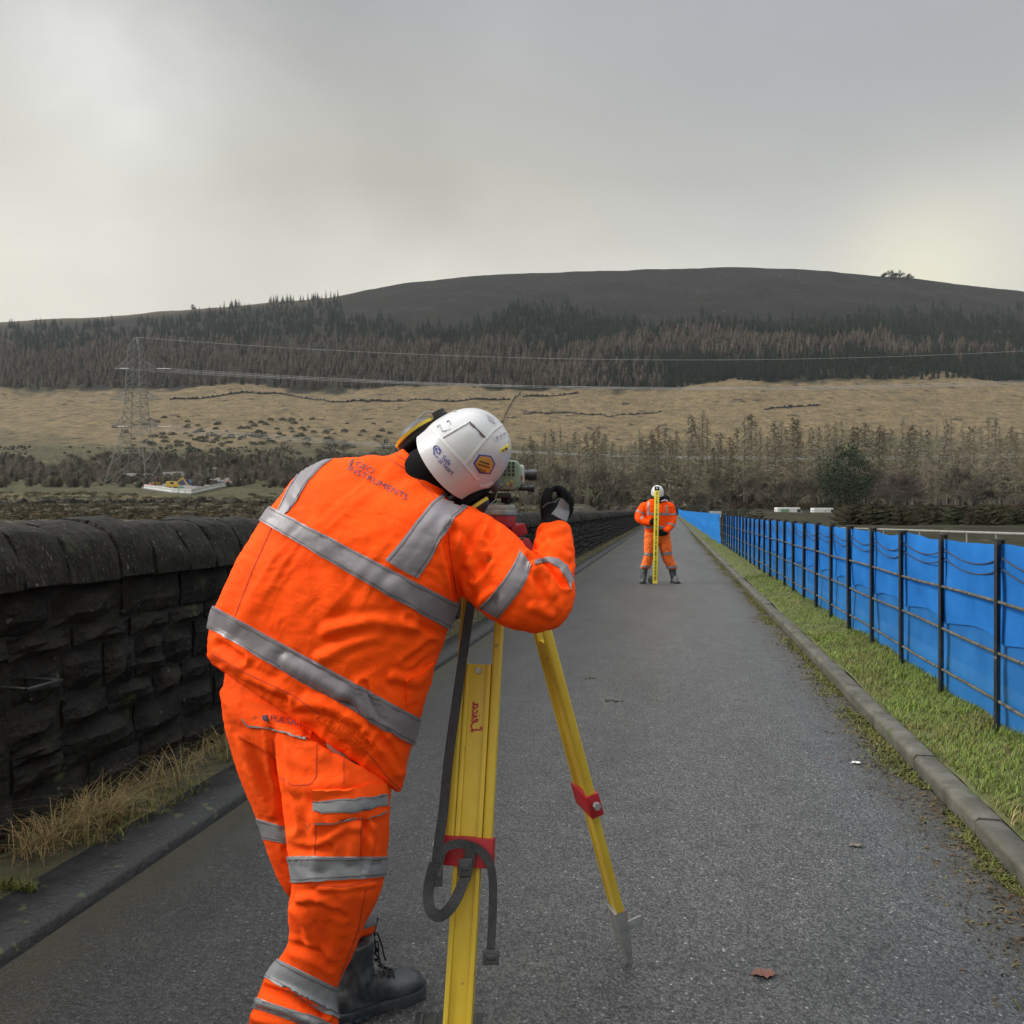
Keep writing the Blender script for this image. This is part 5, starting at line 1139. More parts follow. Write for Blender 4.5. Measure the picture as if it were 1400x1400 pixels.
# boots --------------------------------------------------------------
def boot(heel, toe, shaft_h, lab=None, laces=True):
    f = (toe - heel).normalized(); s = Vector((f.y, -f.x, 0)); L_ = (toe - heel).length; up = Vector((0, 0, 1)); b = MB()
    at = lambda a, x, z: heel + f * (a * L_) + s * x + up * z
    prof = [(-.02, .030, .10, .03), (.06, .040, .115, .03), (.2, .041, .12, .028), (.4, .043, .115, .028), (.58, .048, .100, .028), (.74, .052, .085, .028), (.88, .048, .078, .028), (.97, .036, .062, .03), (1.01, .018, .045, .032)]
    rs = []
    for a, w_, zt, zb in catmull(prof, 4):
        rs.append([at(a, math.copysign(abs(math.cos(t)) ** .75, math.cos(t)) * w_, (zt + zb) / 2 + math.copysign(abs(math.sin(t)) ** .8, math.sin(t)) * (zt - zb) / 2) for t in [2 * math.pi * j / 28 for j in range(28)]])
    b.rings(rs)
    rs = []
    for z, a0, a1, w_ in catmull([(.07, .0, .46, .042), (.11, -.01, .42, .043), (.15, .0, .40, .046), (.20, -.02, .40, .050), (shaft_h, -.04, .41, .054)], 4):
        c, h = (a0 + a1) / 2, (a1 - a0) / 2; rs.append([at(c + h * math.cos(t), w_ * math.sin(t), z) for t in [2 * math.pi * j / 28 for j in range(28)]])
    b.rings(rs); me = voxel(b, .006, 3)
    n = len(me.vertices)
    for v in me.vertices:
        q = (v.co - heel); a = q.dot(f) / L_; z = q.z
        v.co += v.normal * (.0025 * noise.noise(v.co * 30) + .002 * (1 if a > .74 + .05 * math.sin(q.dot(s) * 40) else 0) - .003 * math.exp(-((a - .55 - (z - .08) * 1.5) / .03) ** 2) + (.0025 * math.sin(a * 70 + z * 50) if .1 < a < .5 and .07 < z < .16 else 0))
    smooth_on(me); me.materials.append(m_boot); o = link('boot', me, sv)
    if lab: o['label'] = lab
    sl = MB(); rs = []
    for a, w_, lo in ((-.04, .032, .012), (.02, .042, .0), (.2, .046, .0), (.34, .045, .0), (.40, .045, .012), (.48, .046, .012), (.55, .049, .0), (.75, .056, .0), (.9, .052, .004), (.99, .038, .012), (1.03, .016, .02)):
        rs.append([at(a, -w_ * .96, lo), at(a, w_ * .96, lo), at(a, w_, lo + .012), at(a, w_ * 1.02, .036), at(a, w_ * .98, .044), at(a, -w_ * .98, .044), at(a, -w_ * 1.02, .036), at(a, -w_, lo + .012)])
    sl.rings(rs); so = sl.build('sole', m_sole, o, smooth='auto', bevel=.003, seg=2)
    tg = MB()
    for k in range(9):
        a = .05 + k * .11
        if .33 < a < .52: continue
        for sd in (-1, 1): tg.box(at(a, sd * .047, .012), .012, .018, .02, (s, f, up))
    tag(tg.build('tread', m_sole, o), kind='stuff')
    if laces:
        la = MB(); zz_ = [(.60, .098), (.54, .108), (.48, .122), (.44, .145), (.425, .17), (.42, .20)]
        for i, (a, z) in enumerate(zz_):
            for sd in (-1, 1):
                a2, z2 = zz_[min(i + 1, len(zz_) - 1)]; la.tube([at(a + .015, sd * .026, z - .006), at(a + .04, 0, z + .008), at(a2 + .015, -sd * .026, z2 - .006)], .0027, 6)
        la.build('lace', m_lace, o, smooth=True)
        lo_ = MB(); k0 = at(.44, -.02, .215)
        lo_.tube([k0, at(.47, -.03, .235), at(.50, -.03, .262), at(.47, -.02, .272), at(.44, -.02, .25), k0], .0028, 6); lo_.tube([k0, at(.50, -.035, .215), at(.56, -.04, .17), at(.59, -.04, .13), at(.62, -.045, .112)], .0028, 6); lo_.tube([k0, at(.48, -.04, .19), at(.50, -.045, .14)], .0028, 6)
        lo_.build('lace_end', m_lace, o, smooth=True)
    return o
gpt = lambda u, v: P(u, v, EYE * F / (v - 697))
boot(gpt(462, 1399), gpt(577, 1357), .235)
boot(W(-.62, 2.0, 0), W(-.35, 2.07, 0), .22, laces=False)
# right hand in a black work glove with grey palm patch, thumb and finger pinching -----------------
gl = MB()
def fing(pts): chain(gl, pts, 12, 3)
chain(gl, [(757, 734, 2.135, .040), (757.5, 722, 2.15, .041), (759, 712, 2.165, .039), (763, 702, 2.18, .034), (767, 694, 2.185, .028)], 18, 3)
gl.ball(P(756, 706, 2.17), (.030, .03, .026))
fing([(749, 706, 2.155, .021), (747, 693, 2.15, .0185), (747.5, 681, 2.15, .0165), (749.5, 672.5, 2.155, .0135)]); gl.ball(P(757, 697, 2.165), (.024, .022, .022)); gl.ball(P(758, 690, 2.175), (.017, .02, .018))       # thumb
fing([(768, 692, 2.165, .0165), (772, 680, 2.16, .0150), (768, 671, 2.16, .0125), (761, 667, 2.16, .0095), (757.5, 669, 2.16, .008)])      # index curls to meet it
fing([(773, 695, 2.18, .0155), (777.5, 684, 2.18, .0140), (773, 675, 2.19, .0120), (765, 674, 2.20, .010)])
fing([(774, 698, 2.19, .0150), (779, 689, 2.20, .0140), (774, 681, 2.21, .0125), (765, 681, 2.215, .011)])
fing([(775, 703, 2.205, .0135), (779, 696, 2.215, .0125), (775, 690, 2.225, .0115), (768, 690, 2.23, .010)])
me = smooth_on(voxel(gl, .0030, 2)); me.materials.append(m_black); glove = link('glove', me, sv); gb = bvh_of(me)
patch(gb, [(767, 681), (763, 690), (757, 699), (754, 703)], [(770, 682), (777, 690), (777.5, 702), (774, 714)], 'palm_patch', m_grey_f, glove, .0022, 16, 8)
strip(gb, [(742, 694), (748, 688), (760, 686), (765, 681)], 1.5, 'glove_seam', m_gp, glove, .0015, 16)
gl = MB(); chain(gl, [(590, 700, 2.43, .036), (615, 690, 2.42, .040), (632, 684, 2.40, .036)], 16, 3)
for k in range(4): fing([(634, 680 + 4 * k, 2.385 + .004 * k, .015), (646, 675 + 4 * k, 2.36, .014), (655, 674 + 4 * k, 2.345, .0125), (658, 678 + 4 * k, 2.335, .011)])
fing([(618, 684, 2.39, .017), (630, 673, 2.36, .016), (640, 668, 2.345, .014)])
me = smooth_on(voxel(gl, .0045, 2)); me.materials.append(m_black); link('glove', me, sv)
# helmet ---------------------------------------------------------------
def camv(x, d, z): return W(x, d, z)
uh = camv(.76, -.34, .56).normalized(); rh = camv(.60, -.05, -.80); rh = (rh - uh * rh.dot(uh)).normalized(); fh = uh.cross(rh).normalized(); HC = P(627, 626, 2.185)
hl = lambda r, f, u: HC + rh * r + fh * f + uh * u
hb = MB(); rs = []
for k in range(22):
    t = k / 21
    if k < 4: ph = 0; zo = -.034 + .034 * k / 4; k2 = 1.03 - .008 * k
    else: ph = math.pi / 2 * (k - 4) / 17; zo = 0; k2 = 1.0
    cr = math.cos(ph) ** .74 if k < 21 else .04; zu = .158 * math.sin(ph) ** 1.0
    r = []
    for j in range(56):
        a = 2 * math.pi * j / 56; c, s = math.cos(a), math.sin(a); lowf = 1.0 if s < 0 else .35
        r.append(hl(.126 * k2 * cr * math.copysign(abs(c) ** .92, c), .148 * k2 * cr * s, zu + zo * lowf))
    rs.append(r)
hb.rings(rs); me = hb.mesh('helmet', m_hel); bm = bmesh.new(); bm.from_mesh(me); bmesh.ops.recalc_face_normals(bm, faces=bm.faces); bm.to_mesh(me); bm.free(); smooth_on(me); me.set_sharp_from_angle(angle=.8)
helm = link('helmet', me, sv); hv = bvh_of(me)
def hs(pts, w_, m=m_hel2, nm='shell_ridge', off=.003): return strip(hv, pts, w_, nm, m, helm, off, 26, 4)
hs([(589, 584), (610, 606), (634, 633), (654, 656)], 4.0); hs([(605, 598), (622, 588), (641, 577)], 2.2); hs([(663.5, 600), (650, 617), (637, 634)], 2.6); hs([(664, 600), (675, 588), (688, 579)], 2.2); hs([(586, 575), (600, 562), (625, 557), (650, 556)], 2.0); hs([(655, 664), (664, 665), (674, 660)], 3.0)
hs([(643, 579), (648.5, 584)], 2.4, m_mar, 'vent', .0032); hs([(656, 592), (661, 597)], 2.4, m_mar, 'vent', .0032); hs([(642, 577), (663, 598)], 1.2, m_gp, 'vent_edge', .0026)
m_stk = mat('clear_sticker', [(.45, .45, .49), (.52, .52, .55)], 8, .3); m_hex = mat('gold_sticker', [(.42, .22, .03), (.52, .28, .045)], 30, .4); m_nv = mat('blue_ink', [(.05, .06, .28)], 5, .5); m_ink = mat('dark_ink', [(.05, .035, .02)], 5, .6); m_gs = mat('faded_grey_ink', [(.25, .25, .27), (.36, .36, .38)], 60, .5); m_ys = mat('yellow_sticker', [(.70, .58, .05), (.75, .63, .08)], 20, .4)
patch(hv, [(597, 607), (608, 616), (626, 636)], [(588, 622), (600, 634), (616, 648)], 'sticker', m_stk, helm, .0012, 14, 6, .001)
text_px(hv, 'Safe', 603.5, 626, .80, 6.6, 'printed_text', m_nv, helm, .003, 15, .008)
text_px(hv, 'at heart', 599, 630, .80, 6.6, 'printed_text', m_nv, helm, .003, 27, .008)
for pts in ([(594, 620), (593, 613), (595, 609.5), (599, 610), (603, 616), (600.5, 621), (597.5, 618.5), (595.5, 613.5)], [(596, 615), (597, 612.5), (599, 613.5), (601.2, 616.5)], [(593, 620), (596, 623), (599, 626)]): hs(pts, 1.0, m_nv, 'printed_emblem', .003)
hx = [(655, 621), (671, 623), (677, 634), (670, 648), (655, 647), (647, 633)]
def poly_fan(pts, m, nm, off, k=1.0):
    c = (sum(p[0] for p in pts) / len(pts), sum(p[1] for p in pts) / len(pts)); q = [(c[0] + (a - c[0]) * k, c[1] + (b - c[1]) * k) for a, b in pts]; n = len(q)
    ring = []
    for i in range(n):
        for t in (0, .25, .5, .75): ring.append((q[i][0] + (q[(i + 1) % n][0] - q[i][0]) * t, q[i][1] + (q[(i + 1) % n][1] - q[i][1]) * t))
    ring.append(ring[0]); return patch(hv, ring, [c] * len(ring), nm, m, helm, off, 50, 6, .001)
poly_fan(hx, m_nv, 'sticker', .0018); poly_fan(hx, m_hex, 'sticker', .0030, .84)
for (a, b), L_ in (((655, 630), 15), ((653.5, 634), 17), ((653, 640), 12), ((654, 643), 9)): hs([(a, b), (a + L_ * .86, b + L_ * .50 * .55)], 1.5 if b < 635 else 1.0, m_ink, 'printed_line', .0044)
patch(hv, [(684, 614), (690, 610), (695, 606.5)], [(683.5, 619), (690, 616), (695.5, 613)], 'sticker', m_ys, helm, .0022, 8, 4); hs([(685.5, 616.5), (687.5, 615.3)], 2.6, m_mar, 'printed_mark', .0036); hs([(689, 614.6), (692.5, 612.6)], 2.2, m_ink, 'printed_mark', .0036)
patch(hv, [(665, 567), (674, 572)], [(668, 575), (677, 580)], 'sticker', m_gs, helm, .0016, 6, 5); patch(hv, [(674, 597), (690, 588)], [(676, 604), (692, 596)], 'sticker', m_stk, helm, .0014, 8, 4)
for a, b in ((679, 598.5), (684.5, 596), (689, 593.5)): hs([(a - 1.6, b), (a, b - 1.8), (a + 1.6, b - .6), (a, b + 1.6), (a - 1.6, b)], .8, m_gs, 'printed_mark', .0026)
patch(hv, [(596, 577), (606, 574)], [(604, 590), (616, 587)], 'sticker', m_stk, helm, .0014, 8, 5); hs([(598, 584), (602, 581), (604, 588), (609, 590)], 1.2, m_gs, 'printed_mark', .0028); hs([(611, 577), (614, 575), (616, 580)], .9, m_gs, 'printed_mark', .0028)
for a in (613, 620): hs([(a, 563), (a + 2, 561.5), (a + 3.5, 563.5)], .9, m_gs, 'printed_mark', .0028)
# ear defenders
ed = bpy.data.objects.new('ear_defenders', None); COL.objects.link(ed); ed.location = HC; adopt(ed, sv)
ed.matrix_parent_inverse = Matrix.Translation(-S_FOOT)
for s in (-1, 1):
    c = hl(.136 if s > 0 else -.122, -.02, -.055); b = MB(); b.ball(c + rh * s * .012, (.03, .052, .062), 20, 12, (rh, fh, uh)); b.build('ear_cup', m_bp if s > 0 else m_gp, ed, smooth=True)
    pts = [c - rh * s * .004 + fh * .055 * math.cos(t) + uh * .066 * math.sin(t) for t in np.linspace(0, 2 * math.pi, 33)]
    MB().tube([p - rh * s * .010 for p in pts], .014, 10).build('ear_cushion', m_black, ed, smooth=True)
    yl = [c + rh * s * .012 - fh * .004 + fh * .056 * math.cos(t) + uh * .066 * math.sin(t) for t in np.linspace(math.radians(95), math.radians(262), 18)]
    MB().ribbon([(p, rh) for p in yl], .0095, .005).build('yellow_band', m_yel, ed, smooth='auto')
    MB().ball(yl[-1] - fh * .002, .0085).build('pivot', m_yel, ed, smooth=True)
    kb = MB(); k0 = hl(s * .112, .03 if s > 0 else -.01, .030); kb.cyl(k0, k0 + rh * s * .032 + uh * .006, .022, .019, 18); kb.cyl(k0 + rh * s * .012, k0 + rh * s * .018, .0245, n=18); kb.build('hinge_knob', m_bp if s < 0 else m_gp, ed, smooth='auto')
    MB().tube([k0 + rh * s * .028, k0 + rh * s * .05 - uh * .02 - fh * .01, c + rh * s * .034 + uh * .03 - fh * .018, c + rh * s * .03 - fh * .03, yl[-1]], .0022, 6).build('wire_arm', m_tape2, ed, smooth=True)
# ------------------------------------------------------------------ tripod
m_ty = mat('yellow_tripod_paint', [(.50, .335, .022), (.60, .43, .04)], 5, .42, .12, 60, bdist=.002, rvar=.08, speck=[((.20, .14, .04), 26, .68), ((.13, .10, .05), 17, .715)])
m_tr = mat('red_tripod_casting', [(.30, .006, .010), (.38, .009, .014)], 6, .5, .1, 80, bdist=.002, speck=[((.5, .2, .2), 40, .72)])
m_alu = mat('scuffed_alloy', [(.26, .26, .25), (.42, .42, .41)], 22, .42, .4, 90, bdist=.003, metal=.6)
m_web = mat('black_webbing', [(.012, .012, .013), (.03, .03, .031)], 60, .6, .7, 220, bdist=.003)
TC = W(-.062, 2.36, 0); TZ = 1.475
tp = empty('survey_tripod', TC, 'yellow wooden survey tripod with red clamps standing on the road', 'tripod')
hd = MB(); hd.cyl(TC + Vector((0, 0, TZ + .048)), TC + Vector((0, 0, TZ + .066)), .078, n=28); hd.build('head_plate', m_alu, tp, smooth='auto', bevel=.002)
hd = MB(); hd.cyl(TC + Vector((0, 0, TZ + .01)), TC + Vector((0, 0, TZ + .047)), .073, .075, 28); hd.build('head_casting', m_tr, tp, smooth='auto', bevel=.003)
hd = MB(); hd.cyl(TC + Vector((0, 0, TZ - .08)), TC + Vector((0, 0, TZ + .01)), .017, n=16); hd.build('centring_screw', m_alu, tp, smooth='auto')
def leg(foot, clamp_s, board_s, e=.865):
    rad = Vector((foot.x - TC.x, foot.y - TC.y, 0)).normalized(); hp = TC + rad * .075 + Vector((0, 0, TZ)); a = (foot - hp); L_ = a.length; a.normalize(); w = a.cross(Vector((0, 0, 1))).normalized(); n = w.cross(a).normalized()
    if n.dot(rad) < 0: n = -n; w = -w
    at = lambda s, x, y: hp + a * (s * L_) + w * x + n * y
    ax = (w, a, n)
    MB().box(at(.0, 0, .0), .10, .035, .05, ax).build('hinge', m_tr, tp, bevel=.005); 
    k = MB(); k.rings([[at(s, sx * h, sy * t) for sx, sy in ((-1, -1), (1, -1), (1, 1), (-1, 1))] for s, h, t in ((.02, .056, .022), (.04, .062, .026), (.085, .067, .027))]); k.build('leg_cap', m_tr, tp, bevel=.004)
    for sd in (-1, 1):
        MB().box((at(.07, sd * .052, 0) + at(clamp_s + .01, sd * .052, 0)) / 2, .026, L_ * (clamp_s - .06), .030, ax).build('side_rail', m_ty, tp, bevel=.008, seg=3)
    b = MB(); b.box((at(board_s, 0, -.001) + at(e, 0, -.001)) / 2, .058, L_ * (e - board_s), .014, ax); bo = b.build('sliding_leg', m_ty, tp, bevel=.002)
    for sd in (-1, 1): MB().box((at(board_s, sd * .031, .002) + at(e - .01, sd * .031, .002)) / 2, .0135, L_ * (e - .01 - board_s), .026, ax).build('flange', m_ty, bo, bevel=.003)
    MB().cyl(at(board_s + .012, 0, .006), at(board_s + .012, 0, .014), .009, n=14).cyl(at(board_s + .012, 0, .014), at(board_s + .012, 0, .017), .0045, n=6).build('bolt', m_alu, tp, smooth='auto')
    k = MB(); k.box(at(clamp_s, 0, .001), .142, .075, .044, ax); k.build('clamp', m_tr, tp, bevel=.004)
    k = MB(); k.cyl(at(clamp_s - .006, .071, 0), at(clamp_s - .006, .084, 0), .006, n=10).cyl(at(clamp_s - .006, .084, 0), at(clamp_s - .006, .100, 0), .012, n=6); k.build('clamp_screw', m_alu, tp, smooth='auto')
    k = MB(); k.rings([[at(s, sx * h, sy * t) for sx, sy in ((-1, -1), (1, -1), (1, 1), (-1, 1))] for s, h, t in ((e - .01, .033, .019), (e + .03, .030, .019), (.95, .018, .013), (.995, .005, .005))]); sh = k.build('shoe', m_alu, tp, bevel=.003)
    MB().box(at(.872, 0, .0205), .05, .035, .004, ax).build('shoe_stripe', m_tr, sh)
    st = MB(); q = at(.905, 0, .018); o_ = Vector((rad.x, rad.y, .25)).normalized(); st.bar(q, q + o_ * .06, .03, .012, n); so = st.build('foot_step', m_alu, sh, bevel=.003)
    return at, L_, ax
A_n = leg(W(-.150, 1.86, 0), .588, .262, .905)
A_r = leg(EYE and gpt(864, 1324), .60, .245)
A_t = leg(W(-.71, 2.74, 0), .62, .30)
at, L_, ax = A_n
# maker's name in red script running up the near leg, as brush strokes on the board
m_sc = mat('red_script_print', [(.40, .02, .03)], 5, .5)
def script(strokes, o, ex, ey, nrm, k, m, parent, wd):
    for st in strokes:
        pts = [o + ex * (x * k) + ey * (y * k) + nrm * .0006 for x, y in catmull(st, 6)]
        MB().ribbon([(p, (pts[min(i + 1, len(pts) - 1)] - pts[max(i - 1, 0)]).cross(nrm)) for i, p in enumerate(pts)], wd, .0008).build('script_letter', m, parent)
o0 = at(.352, .006, .0065)
L1 = [(.52, .88), (.44, 1.05), (.28, .98), (.22, .7), (.22, .35), (.16, .04), (.04, .0), (.08, .12), (.28, .03), (.6, -.08), (.9, .08)]
E1 = [(.9, .08), (1.12, .26), (1.3, .44), (1.24, .58), (1.06, .5), (.98, .2), (1.1, -.02), (1.3, .0), (1.5, .18)]
I1 = [(1.5, .18), (1.62, .48), (1.58, .1), (1.68, -.02), (1.88, .15)]; I2 = [(1.68, .72), (1.72, .78)]
C1 = [(2.22, .42), (2.1, .5), (1.93, .35), (1.88, .12), (2.0, -.03), (2.2, .02), (2.4, .18)]
A1 = [(2.82, .40), (2.66, .5), (2.46, .35), (2.42, .1), (2.54, -.03), (2.72, .12), (2.84, .48), (2.78, .12), (2.88, -.02), (3.08, .12)]
tn, an, nn = ax[0], -ax[1], ax[2]
script([L1, E1, I1, I2, C1, A1], at(.385, .010, .0066), an, -tn, nn, .027, m_sc, tp, .0046)
# carrying strap buckled round the near leg
def leg_d(v): return float(np.interp(v, [720, 1535], [2.30, 1.86])) - .062
def strap_rib(pts, w_, nm, ev=None):
    ps = [P(u, v, leg_d(v) + (dd_[0] if dd_ else 0)) for u, v, *dd_ in catmull([(p + (0,))[:3] for p in pts], 6)]
    fr = []
    for i, p in enumerate(ps):
        t = (ps[min(i + 1, len(ps) - 1)] - ps[max(i - 1, 0)]).normalized(); vw = (p - CAMP).normalized(); a = t.cross(vw); tw = .22 * math.sin(i * .25); fr.append((p, (a * math.cos(tw) + vw * math.sin(tw)).normalized()))
    return MB().ribbon(fr, w_ * 1.12, .0016).build(nm, m_web, strap, smooth='auto')
strap = empty('carrying_strap', P(640, 1160, leg_d(1160)), 'black webbing strap looped round the red clamp of the near tripod leg', 'strap')
strap_rib([(645, 815, .03), (637, 870), (624, 960), (613, 1040), (606, 1110), (600, 1150), (596, 1188)], .024, 'webbing')
strap_rib([(594, 1180, -.01), (586, 1215, -.01), (588, 1243, -.02), (602, 1252, -.02), (618, 1238, -.02), (632, 1210, -.01), (641, 1180), (644, 1154)], .026, 'webbing')
strap_rib([(600, 1182), (607, 1162), (622, 1154), (642, 1156), (660, 1166), (671, 1185), (674, 1215), (673, 1260), (671, 1300)], .020, 'webbing')
for (u, v, w_, h) in ((600, 1198, .022, .05), (671, 1309, .042, .034), (636, 1186, .036, .044)):
    c = P(u, v, leg_d(v) - .004); v_ = (c - CAMP).normalized(); ax2 = Vector((CA, SA, 0)); b = MB(); z3 = v_.cross(ax2).normalized(); b.box(c, w_, .008, h, (ax2, v_, z3)); b.box(c - v_ * .005, w_ * .6, .006, h * .35, (ax2, v_, z3)); b.build('buckle', m_bp, strap, bevel=.003)
# ------------------------------------------------------------------ digital level
m_lv = mat('sage_green_casing', [(.15, .22, .145), (.185, .26, .175)], 8, .42, .12, 140, bdist=.001)
m_lv2 = mat('pale_grey_casing', [(.36, .37, .34), (.42, .43, .40)], 8, .45)
m_gls = mat('dark_lens', [(.01, .012, .016)], 5, .08)
LV = TC + Vector((0, 0, TZ + .067)); lx = Vector((CA, SA, 0)); ly = Vector((-SA, CA, 0)); lz = Vector((0, 0, 1)); AX = (lx, ly, lz)
lev = empty('survey_level', LV, 'sage green survey level with black knobs mounted on the tripod head', 'survey instrument')
la = lambda x, y, z: LV + lx * x + ly * y + lz * z
MB().cyl(la(0, 0, .0), la(0, 0, .014), .072, n=3 * 8).build('base_plate', m_lv2, lev, bevel=.003, smooth='auto')
for k in range(3):
    t = 2.1 * k - .35; c = (math.cos(t) * .052, math.sin(t) * .052 - .0)
    b = MB(); b.cyl(la(c[0], c[1], .014), la(c[0], c[1], .020), .008, n=12); b.rings([[la(c[0] + r * math.cos(q) * (1 + .08 * math.cos(8 * q)), c[1] + r * math.sin(q) * (1 + .08 * math.cos(8 * q)), z) for q in np.linspace(0, 2 * math.pi, 33)[:-1]] for z, r in ((.019, .017), (.022, .0195), (.033, .0195), (.036, .015))]); b.build('foot_screw', m_bp, lev, smooth='auto')
MB().box(la(.0, 0, .042), .12, .12, .016, AX).build('tribrach', m_bp, lev, bevel=.006)
bz = MB(); pr = [(-.085, .062), (.070, .058), (.086, .066), (.092, .082), (.090, .132), (.078, .148), (.052, .152), (-.075, .152), (-.088, .138)]
bz.rings([[la(x * k, y, .105 + (z - .105) * k) for x, z in pr] for y, k in ((-.085, .94), (-.075, 1), (.095, 1), (.11, .9))]); bz.build('casing', m_lv, lev, bevel=.004, smooth='auto')
MB().box(la(.09, .02, .108), .022, .12, .062, AX).build('side_cover', m_lv2, lev, bevel=.01, seg=3)
MB().cyl(la(.095, -.01, .108), la(.112, -.01, .108), .016, n=18).cyl(la(.112, -.01, .108), la(.140, -.01, .108), .0185, .0175, 24).build('focus_knob', m_bp, lev, bevel=.002, smooth='auto')
MB().cyl(la(.08, -.03, .066), la(.112, -.03, .066), .009, n=14).cyl(la(.112, -.03, .066), la(.132, -.03, .066), .0125, .012, 20).build('drive_knob', m_bp, lev, bevel=.0015, smooth='auto')
MB().box(la(.093, -.079, .095), .004, .004, .016, AX).build('power_mark', m_tr, lev)
for r_ in range(4):
    for c in range(4):
        MB().cyl(la(.066 - .013 * c, -.083, .140 - .0115 * r_), la(.066 - .013 * c, -.089, .140 - .0115 * r_), .0042, n=10).build('key', m_bp, lev, smooth='auto')
for x, z, m in ((.062, .085, m_yel), (.048, .077, m_yel), (.060, .073, m_tr)): MB().cyl(la(x, -.083, z), la(x, -.089, z), .0038, n=10).build('key', m, lev, smooth='auto')
MB().box(la(-.03, -.087, .118), .07, .004, .036, AX).build('display', m_win, lev, bevel=.001)
MB().cyl(la(-.055, -.08, .085), la(-.055, -.125, .085), .017, .019, 20).build('eyepiece', m_bp, lev, smooth='auto', bevel=.002)
MB().cyl(la(-.03, .105, .105), la(-.03, .145, .105), .030, .033, 24).cyl(la(-.03, .1455, .105), la(-.03, .1465, .105), .027, n=24).build('objective', m_bp, lev, smooth='auto', bevel=.002)
MB().tube([la(.1, -.02, .052), la(.101, -.02, .03), la(.102, -.021, .012)], .0012, 5).build('cord', m_tape2, lev); MB().ball(la(.102, -.021, .010), .004).build('cord_bead', m_tape2, lev)
# ------------------------------------------------------------------ far person holding the levelling staff
D2 = EYE * F / (797.5 - 697)
q = lambda x, y, o=0.0: (840 + x / 7.775, 640 + y / 7.775, D2 + o)
def ch2(mb, rows): return chain(mb, [q(x, y, o) + (r,) for x, y, o, r in rows], 14, 4)
p2 = empty('person', W((898 - 700) / F * D2, D2, 0), 'person in orange hi-vis and black boots facing us astride, holding the yellow staff', 'person')
KP = 7.775 * F / D2                     # crop px per metre
sec2 = lambda xl, yl, xr, yr, tb, tf: q(xl, yl) + q(xr, yr) + (tb, tf)
b = MB(); ch2(b, [(455, 690, 0, .13), (455, 520, 0, .15), (455, 400, 0, .15), (458, 350, 0, .07), (458, 318, -.03, .065)]); b.ball(Vector(P(*q(457, 285, -.05))), (.078, .095, .11)); b.ball(Vector(P(*q(457, 305, -.15))), (.014, .02, .016))
ch2(b, [(320, 410, 0, .06), (262, 520, -.03, .05), (330, 560, -.12, .04), (395, 575, -.2, .035)]); ch2(b, [(585, 410, 0, .06), (612, 560, -.02, .05), (570, 650, -.12, .04), (515, 690, -.2, .035)])
ch2(b, [(405, 720, 0, .09), (365, 900, -.02, .06), (318, 1100, 0, .05), (305, 1190, -.03, .04)]); ch2(b, [(510, 720, 0, .09), (560, 900, -.02, .06), (612, 1090, 0, .05), (632, 1190, -.03, .04)])
me = smooth_on(voxel(b, .013, 2)); me.materials.append(m_skin); link('body', me, p2)
b = MB(); b.rings(loft_px([sec2(338, 688, 585, 676, .14, .14), sec2(322, 640, 582, 630, .165, .16), sec2(318, 560, 585, 560, .17, .16), sec2(310, 470, 598, 470, .175, .16), sec2(298, 410, 606, 405, .155, .15), sec2(340, 362, 570, 358, .12, .12), sec2(385, 330, 525, 328, .085, .10)], 30, 5, 2.5))
ch2(b, [(318, 415, 0, .098), (275, 480, -.02, .095), (268, 535, -.06, .088), (320, 570, -.13, .072), (368, 578, -.19, .062)]); ch2(b, [(588, 415, 0, .098), (608, 490, 0, .095), (606, 570, -.04, .09), (585, 625, -.1, .075), (548, 668, -.17, .064)])
me = voxel(b, .014, 3); fold(me, [], .010, (.35, .8), .8, 3.); smooth_on(me); me.materials.append(m_or); j2 = link('jacket', me, p2); jb2 = bvh_of(me)
rb = lambda bv, a, b_, par, **k: ring_band(bv, [q(*a[0:2]) + q(*a[2:4]), q(*b_[0:2]) + q(*b_[2:4])], 'reflective_band', m_tape2, par, .006, 40, 1.5, .3, **k)
rb(jb2, (312, 473, 600, 478), (312, 498, 600, 503), j2); rb(jb2, (318, 615, 585, 615), (320, 642, 585, 642), j2)
rb(jb2, (254, 448, 332, 486), (248, 466, 328, 504), j2); rb(jb2, (560, 484, 642, 480), (556, 504, 642, 498), j2)
patch(jb2, [q(352, 362)[:2], q(350, 480)[:2]], [q(374, 358)[:2], q(370, 480)[:2]], 'reflective_band', m_tape2, j2, .006, 10, 3); patch(jb2, [q(545, 395)[:2], q(545, 482)[:2]], [q(564, 395)[:2], q(564, 482)[:2]], 'reflective_band', m_tape2, j2, .006, 10, 3)
patch(jb2, [q(272, 530)[:2], q(300, 500)[:2]], [q(285, 548)[:2], q(312, 518)[:2]], 'reflective_band', m_tape2, j2, .006, 6, 3); rb(jb2, (553, 572, 620, 590), (548, 590, 616, 610), j2)
b = MB(); ch2(b, [(400, 345, .03, .07), (455, 365, -.08, .075), (530, 345, .0, .075)]); ch2(b, [(470, 330, .08, .10), (545, 330, .08, .085)]); me = smooth_on(voxel(b, .013, 3)); me.materials.append(m_black); link('hood', me, p2)
MB().ribbon([(P(*q(500, 350, -.155)), (1, 0, .3)), (P(*q(530, 342, -.14)), (1, 0, .3)), (P(*q(560, 352, -.10)), (1, 0, .3))], .05, .02).build('hood_lining', m_stk, p2)
b = MB(); b.rings(loft_px([sec2(330, 655, 580, 655, .13, .13), sec2(322, 720, 590, 720, .14, .14), sec2(325, 770, 592, 770, .13, .13), sec2(345, 800, 580, 800, .10, .11)], 28, 4, 2.4))
